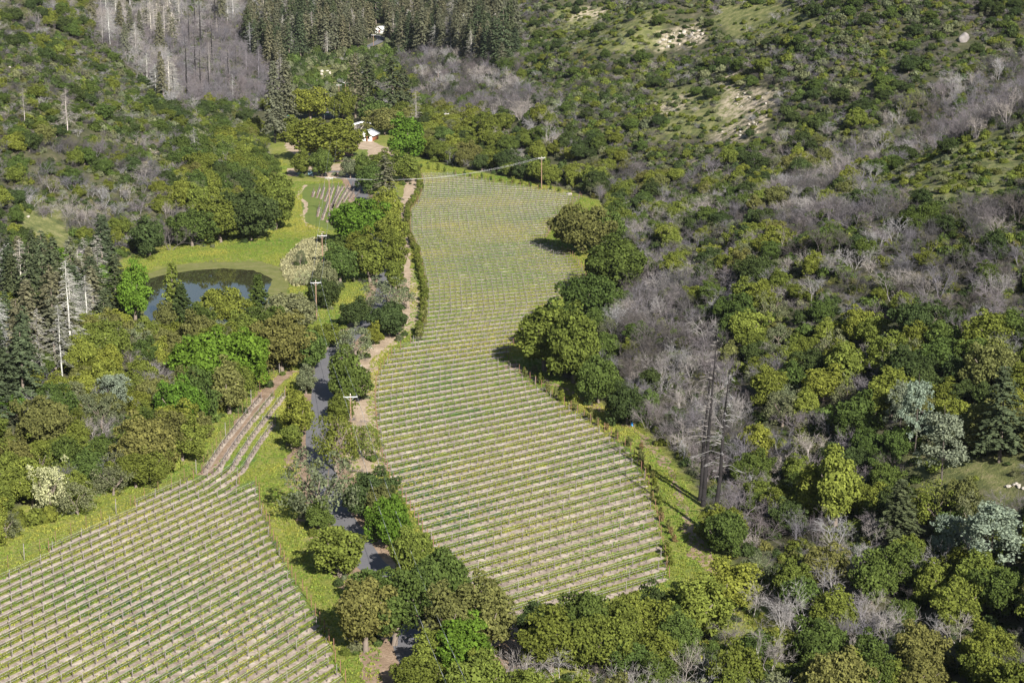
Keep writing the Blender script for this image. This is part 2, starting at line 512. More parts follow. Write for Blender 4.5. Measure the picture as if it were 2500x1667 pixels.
_rp = np.array([(1090, 1790), (1010, 1600), (945, 1425), (897, 1368), (845, 1285), (812, 1240), (797, 1180), (780, 1110), (776, 1050), (785, 1000), (789, 950), (795, 897),
                (818, 860), (855, 823), (893, 790), (926, 750), (940, 705), (943, 660), (935, 610), (916, 560), (900, 515), (880, 470), (850, 425)], float)
ROADX, ROADY = flat(_rp[:, 0], _rp[:, 1])
# fields in photo pixels
MAIN = [(1020, 414), (1071, 420), (1176, 441), (1317, 464), (1425, 483), (1400, 500), (1360, 540), (1330, 590), (1387, 617), (1436, 672),
        (1390, 715), (1330, 767), (1262, 838), (1235, 872), (1265, 907), (1380, 991), (1470, 1050), (1540, 1100), (1588, 1190), (1612, 1290),
        (1632, 1400), (1640, 1432), (1536, 1490), (1420, 1530), (1300, 1575), (1200, 1490), (1110, 1400), (1046, 1322), (989, 1228), (950, 1165),
        (924, 1090), (914, 985), (919, 925), (938, 890), (959, 862), (1018, 829), (1040, 771), (1040, 701), (1022, 617), (1001, 575),
        (1001, 520), (1027, 483), (1031, 440)]
LEFT = [(-40, 1428), (0, 1408), (186, 1315), (313, 1245), (489, 1162), (538, 1088), (631, 970), (706, 962), (668, 1042), (611, 1142), (545, 1196),
        (628, 1166), (640, 1237), (662, 1291), (699, 1374), (758, 1472), (807, 1560), (831, 1624), (870, 1720), (500, 1960), (-60, 1960)]
SMALL = [(740, 452), (800, 447), (900, 452), (880, 500), (840, 560), (800, 562), (745, 545), (735, 500)]

sheet('vineyard_ground', MAIN, 0.03, M_COVER, 'striped cover crop of the large central vineyard', 'vineyard', 0.25, 1.5, 1)
VG_MAIN = bpy.data.objects['vineyard_ground']
VG_LEFT = sheet('vineyard_ground', LEFT, 0.03, M_COVER, 'striped cover crop of the lower vineyard in the bottom corner', 'vineyard', 0.25, 1.5, 2)
sheet('pond_bank', [(325, 700), (350, 672), (420, 648), (520, 632), (620, 635), (700, 655), (712, 690), (690, 730), (700, 780), (640, 815),
                    (470, 820), (360, 810), (328, 760)], 0.03, M_MUD, 'brown muddy bank around the pond', 'pond bank', 0.5, 1.5, 3)
sheet('pond_water', [(338, 704), (360, 684), (407, 668), (473, 661), (545, 656), (618, 660), (667, 682), (653, 711), (660, 740), (680, 765),
                     (618, 795), (473, 806), (382, 798), (345, 755)], 0.07, M_WATER, 'still pond reflecting the wooded hill and blue sky', 'pond', 0.3, 1.5, 4)
sheet('reed_bed', [(690, 640), (740, 590), (800, 575), (800, 640), (770, 690), (720, 700), (690, 670)], 0.025, M_REED,
      'pale dry reed bed between the pond and the poles', 'reeds', 0.8, 1.2, 5)
ribbon('road', [(1090, 1790), (1010, 1600), (945, 1425), (897, 1368), (845, 1285), (812, 1240), (797, 1180), (780, 1110), (776, 1050), (785, 1000),
                (789, 950), (795, 897), (818, 860), (855, 823), (893, 790), (926, 750), (940, 705), (943, 660), (935, 610), (916, 560), (900, 515), (880, 470),
                (850, 425), (790, 420), (720, 425)],
       [4.6, 4.6, 4.4], 0.07, M_ASPHALT, 'narrow asphalt road winding between the oaks', 'road', 0.06, 1)
ribbon('road_shoulder', [(1090, 1790), (1010, 1600), (945, 1425), (897, 1368), (845, 1285), (812, 1240), (797, 1180), (780, 1110), (776, 1050), (785, 1000),
                         (789, 950), (795, 897), (818, 860), (855, 823), (893, 790), (926, 750), (940, 705), (943, 660), (935, 610), (916, 560), (900, 515),
                         (880, 470), (850, 425), (790, 420), (700, 428)],
       [15, 13, 12, 9.5, 9.5, 8, 9, 8], 0.05, M_LITTER, 'tan leaf-littered shoulder along the asphalt road', 'road shoulder', 0.9, 2)
ribbon('dirt_track', [(1008, 436), (998, 485), (981, 508), (968, 535), (985, 575), (980, 617), (992, 662), (998, 697), (1001, 754), (990, 796),
                      (960, 822), (922, 850), (890, 882), (882, 930), (876, 1006), (884, 1058), (893, 1110), (902, 1165)],
       [4.5, 4.2, 4.2, 5.2, 6.0, 7.0, 6.0], 0.06, M_DIRT, 'pale dirt track along the near edge of the central vineyard', 'track', 0.55, 3)
ribbon('vineyard_track', [(1240, 890), (1330, 930), (1440, 985), (1560, 1055), (1640, 1160), (1680, 1270), (1720, 1360), (1790, 1440)],
       [3.5, 2.4, 1.6, 1.6, 2.2, 3], 0.05, M_LITTER, 'leaf-littered track along the forest edge beside the central vineyard', 'track', 0.8, 4)
ribbon('farm_path', [(720, 905), (690, 920), (655, 950), (615, 1000), (560, 1080), (500, 1160)], [3.5, 3, 2.5, 2.5], 0.045, M_LITTER,
       'brown path beside the upper end of the lower vineyard', 'path', 0.4, 5)
sheet('bare_dirt', [(700, 428), (760, 432), (900, 440), (960, 425), (1000, 405), (1010, 395), (930, 388), (780, 405), (700, 412)], 0.03, M_DIRT,
      'pale dirt yard below the farm buildings', 'yard', 0.6, 1.5, 7)
sheet('farm_yard', [(690, 345), (850, 335), (905, 345), (960, 365), (985, 385), (930, 392), (760, 398), (705, 372)], 0.025, M_DIRT,
      'pale gravel yard around the white-roofed house', 'yard', 0.8, 2, 8)
sheet('lawn', [(770, 366), (840, 362), (895, 366), (900, 380), (860, 390), (790, 392), (900, 386)][:6], 0.05,
      ground_mat('green_lawn', [(0.3, (0.12, 0.17, 0.03)), (0.7, (0.21, 0.23, 0.05))], 0.3, 2.0), 'green lawn below the white-roofed house', 'lawn', 0.5, 1.5, 9)
sheet('mulch_bed', [(750, 380), (800, 372), (850, 372), (866, 378), (850, 386), (790, 389)], 0.07, M_MULCH, 'dark red mulch bed under the big spreading oak', 'mulch bed', 0.5, 1.5, 10)
sheet('bare_dirt', [(930, 1570), (985, 1590), (1010, 1680), (1130, 1700), (1270, 1640), (1320, 1580), (1290, 1530), (1210, 1510), (1180, 1590), (1050, 1600)], 0.035,
      M_LITTER, 'tan leaf litter under the oaks at the bottom of the central vineyard', 'yard', 0.9, 1.5, 11)
ribbon('field_path', [(745, 452), (728, 478), (742, 492), (748, 510), (738, 530), (750, 548), (790, 568)], [1.4, 1.4], 0.04, M_DIRT,
       'curved dirt path around the small vineyard', 'path', 0.4, 6)
ribbon('hill_road', [(770, 290), (805, 287), (810, 262), (800, 240), (775, 225), (760, 215)], [6, 5], 0.35, M_ASPHALT,
       'grey road climbing from the farm into the valley behind', 'road', 0.1, 7, True)
ribbon('hill_road', [(880, 118), (905, 113), (930, 100), (925, 92), (915, 88)], [5, 5], 0.4, M_ASPHALT,
       'grey road bend below the far white house', 'road', 0.1, 8, True)

# ------------------------------------------------------------------ plant meshes
def unit(v): return v / (np.linalg.norm(v, axis=-1, keepdims=True) + 1e-9)

def cards(C, N, size, r, aspect=0.75):
    """leaf cards: centres C, facing N"""
    n = len(C)
    a = unit(np.cross(N, r.normal(size=(n, 3))))
    b = np.cross(N, a)
    s = (size * r.uniform(0.65, 1.35, n))[:, None]
    a = a * s; b = b * s * aspect
    V = np.stack([C - a - b * 0.5, C + a * 0.2 - b, C + a, C - a * 0.2 + b], 1).reshape(-1, 3)
    Q = np.arange(n * 4).reshape(-1, 4)
    return V, Q

ICO = None
def ico():
    global ICO
    if ICO is None:
        import bmesh
        bm = bmesh.new(); bmesh.ops.create_icosphere(bm, subdivisions=2, radius=1)
        ICO = (np.array([v.co[:] for v in bm.verts]), np.array([[v.index for v in f.verts] for f in bm.faces]))
        bm.free()
    return ICO

def crown_mesh(name, seed, R=5.0, z0=0.2, z1=9.0, lobes=46, per=125, leaf=0.215, lr=(0.85, 1.45), core=0.58, mat=None, taper=0.0, low=-0.75, loose=0.0):
    r = np.random.default_rng(seed)
    mb = MB()
    hz = (z1 - z0) / 2; zc = (z1 + z0) / 2
    ph = r.uniform(0, 6.28, 4)
    def env(d):
        az = np.arctan2(d[:, 1], d[:, 0])
        e = 1 + 0.17 * np.sin(2 * az + ph[0]) + 0.15 * np.sin(3 * az + ph[1]) + 0.08 * np.sin(5 * az + ph[2]) + 0.10 * np.sin(4 * d[:, 2] + ph[3])
        return e * (1 - taper * np.clip(d[:, 2], -1, 1) * 0.5)
    d = unit(r.normal(size=(lobes * 3, 3)))
    d = d[d[:, 2] > low]
    # keep lobes apart
    keep = []
    for i in range(len(d)):
        if len(keep) >= lobes: break
        if all(np.dot(d[i], d[j]) < math.cos(1.75 / math.sqrt(lobes)) for j in keep) or r.random() < 0.12: keep.append(i)
    d = d[keep]
    e = env(d)
    rad = r.uniform(lr[0], lr[1], len(d))
    fr = r.uniform(0.72, 1.0, len(d))
    ext = np.array([R, R, hz])
    C = d * ext * (e * fr)[:, None]
    C -= d * (rad * 0.7)[:, None]
    C[:, 2] += zc
    allC, allN = [], []
    for i in range(len(d)):
        n = int(per * (rad[i] / np.mean(lr)) ** 2)
        q = unit(r.normal(size=(n * 2, 3)) + d[i] * 0.55 + np.array([0, 0, 0.35]))[:n]
        rr = rad[i] * r.uniform(0.72 - loose, 1.12 + loose * 0.6, n) * (1 + 0.22 * np.sin(q[:, 0] * 5 + i) * np.sin(q[:, 1] * 5 + 2 * i))
        allC.append(C[i] + q * rr[:, None] * np.array([1, 1, 0.8]))
        allN.append(unit(q * 0.75 + r.normal(size=(n, 3)) * 0.6))
    V, Q = cards(np.concatenate(allC), np.concatenate(allN), leaf, r)
    mb.add(V, Q)
    if core > 0:
        n = int(lobes * per * 0.26)
        q = unit(r.normal(size=(n, 3)))
        P = q * (env(q) * core * r.uniform(0.6, 1.25, n))[:, None] * ext
        P[:, 2] += zc
        V, Q = cards(P, unit(q + r.normal(size=(n, 3)) * 0.35), leaf * 1.5, r, 0.9)
        mb.add(V, Q)
    return mb.mesh(name, mat or M_LEAF)

def oak_trunk(name, seed, h=9.0, R=5.0):
    r = np.random.default_rng(seed); mb = MB()
    z = h * 0.30
    bend = r.normal(size=2) * 0.25
    mb.path([(0, 0, -0.5), (bend[0] * 0.4, bend[1] * 0.4, z * 0.5), (bend[0], bend[1], z)], [0.42, 0.30, 0.26], 6)
    for k in range(6):
        a = k * 1.05 + r.uniform(-0.3, 0.3); l = r.uniform(0.5, 0.75) * R
        p0 = np.array([bend[0], bend[1], z * r.uniform(0.75, 1.0)])
        p1 = p0 + np.array([math.cos(a) * l * 0.5, math.sin(a) * l * 0.5, h * 0.18])
        p2 = p0 + np.array([math.cos(a + 0.2) * l, math.sin(a + 0.2) * l, h * 0.40])
        mb.path([p0, p1, p2], [0.20, 0.13, 0.06], 4)
    return mb.mesh(name, M_BARK)

def bare_branches(name, seed, h=7.0, spread=0.55, stems=3, twig=0.03, lean=0.0):
    """leafless tree: stems fork into limbs, limbs into twigs; returns (trunk mesh, branch mesh)"""
    r = np.random.default_rng(seed)
    tr, br = MB(), MB()
    def grow(p, d, L, rad, lvl, mb):
        n = 3 if lvl < 2 else 2
        pts = [p]; dd = d.copy()
        for i in range(n):
            dd = unit(dd + r.normal(size=3) * 0.16 + np.array([0, 0, 0.05 if lvl < 2 else -0.04]))
            pts.append(pts[-1] + dd * L / n)
        pts = np.array(pts)
        mb.path(pts, np.linspace(rad, rad * 0.5, n + 1), 4 if lvl == 0 else 3)
        if lvl >= 3: return
        kids = (6, 6, 5)[lvl]
        for k in range(kids):
            t = r.uniform(0.3, 1.0); i = min(int(t * n), n - 1)
            q = pts[i] + (pts[i + 1] - pts[i]) * (t * n - i)
            sd = unit(np.cross(dd, r.normal(size=3)))
            nd = unit(dd * r.uniform(0.55, 1.0) + sd * r.uniform(0.5, 0.95) + np.array([0, 0, 0.12]))
            grow(q, nd, L * r.uniform(0.42, 0.68), max(rad * 0.50, twig), lvl + 1, br)
    for s in range(stems):
        a = s * 6.283 / stems + r.uniform(-0.5, 0.5)
        d = unit(np.array([math.cos(a) * spread + lean, math.sin(a) * spread, 1.0]))
        grow(np.array([math.cos(a) * 0.15, math.sin(a) * 0.15, -0.3]), d, h * r.uniform(0.55, 0.72), 0.075 if stems > 1 else 0.11, 0, tr)
    return tr.mesh(name + '_stems', M_BARK), br.mesh(name + '_twigs', M_BARK)

def snag_meshes(name, seed, h=22.0, n=90, blen=3.4, start=0.22, fat=1.0):
    """dead conifer: tapered trunk and drooping bare branches"""
    r = np.random.default_rng(seed)
    tr, br = MB(), MB()
    zs = np.linspace(-0.5, h, 9)
    wob = np.cumsum(r.normal(size=(9, 2)) * 0.06, axis=0)
    rr = np.interp(zs / h, [0, 0.1, 0.6, 1], [0.30 * fat, 0.24 * fat, 0.14 * fat, 0.03])
    tr.path(np.column_stack([wob, zs]), rr, 6)
    for k in range(n):
        t = start + (1 - start) * (k + r.random()) / n
        a = r.uniform(0, 6.283); L = blen * (1 - t) ** 0.6 * r.uniform(0.15, 1.2) + 0.35
        b = np.array([np.interp(t * h, zs, wob[:, 0]), np.interp(t * h, zs, wob[:, 1]), t * h])
        dv = np.array([math.cos(a), math.sin(a), 0.05])
        p1 = b + dv * L * 0.5 + np.array([0, 0, 0.10 * L])
        p2 = b + dv * L + np.array([r.normal() * 0.12 * L, r.normal() * 0.12 * L, r.uniform(-0.35, 0.12) * L])
        br.path([b, p1, p2], [0.05, 0.034, 0.018], 3)
        for j in range(7):
            q = b + (p2 - b) * r.uniform(0.35, 1.0)
            a2 = a + r.choice([-1, 1]) * r.uniform(0.4, 1.0)
            br.path([q, q + np.array([math.cos(a2), math.sin(a2), -0.25]) * L * r.uniform(0.2, 0.42)], [0.028, 0.016], 3)
    return tr.mesh(name + '_trunk', M_BARK), br.mesh(name + '_branches', M_BARK)

def fir_meshes(name, seed, h=24.0, start=0.16, blen=4.2, whorls=30, leaf=0.36, droop=0.30, fill=1.0):
    r = np.random.default_rng(seed)
    tr = MB()
    zs = np.linspace(-0.5, h, 7)
    tr.path(np.column_stack([np.zeros((7, 2)), zs]), np.interp(zs / h, [0, 0.5, 1], [0.30, 0.18, 0.03]), 6)
    C, N = [], []
    for k in range(whorls):
        t = start + (1 - start) * (k + 0.3) / whorls
        m = r.integers(5, 8)
        for j in range(m):
            if r.random() > fill: continue
            a = j * 6.283 / m + r.uniform(-0.5, 0.5) + k
            L = blen * (1 - t) ** 0.8 * r.uniform(0.6, 1.2) / (1 - start) ** 0.5 + 0.5
            n = int(6 + 7 * L)
            s = r.uniform(0.12, 1.0, n) ** 0.8
            dv = np.array([math.cos(a), math.sin(a), 0.0]); sd = np.array([-dv[1], dv[0], 0])
            base = np.array([0, 0, t * h])
            w = L * 0.28 * (1.1 - s)
            P = base + dv * (s * L)[:, None] + sd * (r.uniform(-1, 1, n) * w)[:, None]
            P[:, 2] += -droop * L * s ** 2 + 0.1 * L * s + r.normal(size=n) * 0.1
            C.append(P); N.append(unit(np.array([0, 0, 0.8]) + dv * 0.4 + r.normal(size=(n, 3)) * 0.5))
    V, Q = cards(np.concatenate(C), np.concatenate(N), leaf, r, 0.55)
    mb = MB(); mb.add(V, Q)
    return tr.mesh(name + '_trunk', M_BARK), mb.mesh(name + '_needles', M_NEEDLE)

# prototypes: (trunk mesh, crown mesh), reference width, reference height
PROTO = {}
PROTO['oak'] = [(oak_trunk('oak_trunk', 10 + i), crown_mesh('oak_crown', 100 + i, lobes=48 + 4 * i), 10.0, 9.0) for i in range(7)]
PROTO['talloak'] = [(oak_trunk('tall_oak_trunk', 60 + i, 10.0, 3.2), crown_mesh('tall_oak_crown', 180 + i, 3.3, 0.2, 10.0, 44, 125, 0.20, (0.8, 1.3)), 6.6, 10.0) for i in range(4)]
PROTO['airy'] = [(oak_trunk('airy_trunk', 30 + i), crown_mesh('airy_crown', 150 + i, lobes=40, per=80, leaf=0.17, core=0.0, loose=0.25), 10.0, 9.0) for i in range(3)]
PROTO['bare'] = [(*bare_branches('bare_tree', 200 + i, 7.0, 0.45 + 0.1 * (i % 3), 2 + i % 3, 0.0165, 0.25 * (i % 2)), 7.0, 7.5) for i in range(6)]
PROTO['snag'] = [(*snag_meshes('snag', 300 + i, 22.0, 130, 4.4), 7.0, 22.0) for i in range(4)]
PROTO['burnt'] = [(*snag_meshes('burnt_trunk', 330 + i, 26.0, 30, 3.6, 0.36, 1.5), 5.5, 26.0) for i in range(3)]
PROTO['fir'] = [(*fir_meshes('fir', 400 + i, fill=0.95 - 0.12 * i), 8.0, 24.0) for i in range(4)]
PROTO['youngfir'] = [(*fir_meshes('young_fir', 450 + i, 13.0, 0.04, 3.3, 22, 0.40, 0.12), 7.0, 13.0) for i in range(2)]
PROTO['pine'] = [(snag_meshes('pine', 470 + i, 15.0, 24, 2.2, 0.22, 0.75)[0],
                  crown_mesh('pine_crown', 480 + i, 3.9, 3.8, 15.8, 52, 95, 0.19, (0.75, 1.2), 0.0, M_NEEDLE, 0.8, -0.85, 0.3), 8.0, 15.5) for i in range(3)]
PROTO['shrub'] = [(None, crown_mesh('shrub_leaves', 500 + i, 1.7, -0.4, 2.0, 18, 42, 0.19, (0.45, 0.75), 0.72), 3.4, 2.0) for i in range(5)]

TINT = {'olive': (0.118, 0.142, 0.030), 'dark green': (0.052, 0.074, 0.026), 'bright green': (0.095, 0.165, 0.024), 'yellow-green': (0.148, 0.17, 0.034),
        'brownish olive': (0.125, 0.13, 0.044), 'grey-green': (0.135, 0.15, 0.082), 'mid green': (0.074, 0.106, 0.028), 'pale cream': (0.36, 0.36, 0.20),
        'rusty': (0.17, 0.125, 0.06),
        'pale grey': (0.29, 0.268, 0.255), 'lavender-grey': (0.17, 0.152, 0.16), 'dark grey': (0.095, 0.086, 0.083), 'silver': (0.42, 0.40, 0.355),
        'charred': (0.018, 0.016, 0.016), 'dark': (0.075, 0.095, 0.05), 'grey-olive': (0.135, 0.138, 0.088), 'blue-grey': (0.165, 0.20, 0.15)}
BARKTINT = (0.16, 0.13, 0.105)
KINDS = {  # proto -> (object name, trunk part, crown part, noun for labels, category)
    'oak': ('oak_tree', 'trunk', 'crown', 'oak', 'tree'), 'airy': ('oak_tree', 'trunk', 'crown', 'open-crowned oak', 'tree'),
    'bare': ('bare_tree', 'stems', 'twigs', 'leafless tree', 'tree'), 'snag': ('dead_conifer', 'trunk', 'branches', 'dead conifer', 'tree'),
    'burnt': ('burnt_conifer', 'trunk', 'branches', 'burnt conifer', 'tree'), 'fir': ('fir_tree', 'trunk', 'crown', 'fir', 'tree'),
    'youngfir': ('young_conifer', 'trunk', 'crown', 'young conifer', 'tree'), 'pine': ('pine_tree', 'trunk', 'crown', 'pine', 'tree'),
    'shrub': ('shrub', None, None, 'shrub', 'shrub')}
GROUPS = {'oak': 'oaks of the valley', 'airy': 'oaks of the valley', 'bare': 'leafless fire-killed trees', 'snag': 'dead conifers', 'burnt': 'burnt conifers',
          'fir': 'firs', 'youngfir': 'young conifers by the pond', 'pine': 'grey pines', 'shrub': 'shrubs'}

def jitter_tint(c, r, amt=0.16):
    k = 1 + r.uniform(-amt, amt); h = r.uniform(-0.06, 0.05)
    return (c[0] * k * (1 + h), c[1] * k, c[2] * k * (1 - h))

def plant(kind, x, y, z, w, h, tint, r, label=None, bark=None, var=None, lean=(0, 0)):
    pr = PROTO['talloak' if kind == 'oak' and h > 1.16 * w else kind]
    t, c, rw, rh = pr[var if var is not None else int(r.integers(len(pr)))]
    nm, tn, cn, noun, cat = KINDS[kind]
    s = (w / rw, w / rw * r.uniform(0.9, 1.1), h / rh)
    rot = (lean[0], lean[1], r.uniform(0, 6.283))
    tc = jitter_tint(TINT[tint], r)
    if t is None:
        o = link(nm, c, None, (x, y, z)); o.rotation_euler = rot; o.scale = s; o['tint'] = tc
    else:
        o = link(nm, None, None, (x, y, z)); o.rotation_euler = rot; o.scale = s
        o.empty_display_size = 0.5
        a = link(tn, t, o); b = link(cn, c, o)
        bt = TINT[bark] if bark else (BARKTINT if kind != 'pine' else (0.07, 0.06, 0.05))
        if kind in ('bare', 'snag', 'burnt') and not bark: bt = tc
        a['tint'] = bt; b['tint'] = tc
    if lean != (0, 0): o.rotation_mode = 'ZYX'
    tag(o, label, cat, GROUPS[kind])
    return o

# every plant placed: dict(kind, x, y, z, w, h, tint, label?, bark?)
PLANTS = []
def at_px(kind, bx, by, wpx, hpx, tint, label=None, bark=None, var=None, lean=(0, 0)):
    x, y, z = (float(v[0]) for v in hit(bx, by))
    d = float(project(x, y, z)[2])
    m = d / F
    PLANTS.append(dict(kind=kind, x=x, y=y, z=z, w=wpx * m * (1.12 if kind == 'oak' else 1.0), h=hpx * m / 0.95 * (1.06 if kind == 'oak' else 1.0), tint=tint, label=label, bark=bark, var=var, lean=lean, hand=True))

O = 'olive'; G = 'mid green'; BG = 'bright green'; BO = 'brownish olive'; GG = 'grey-green'; DG = 'dark green'; YG = 'yellow-green'
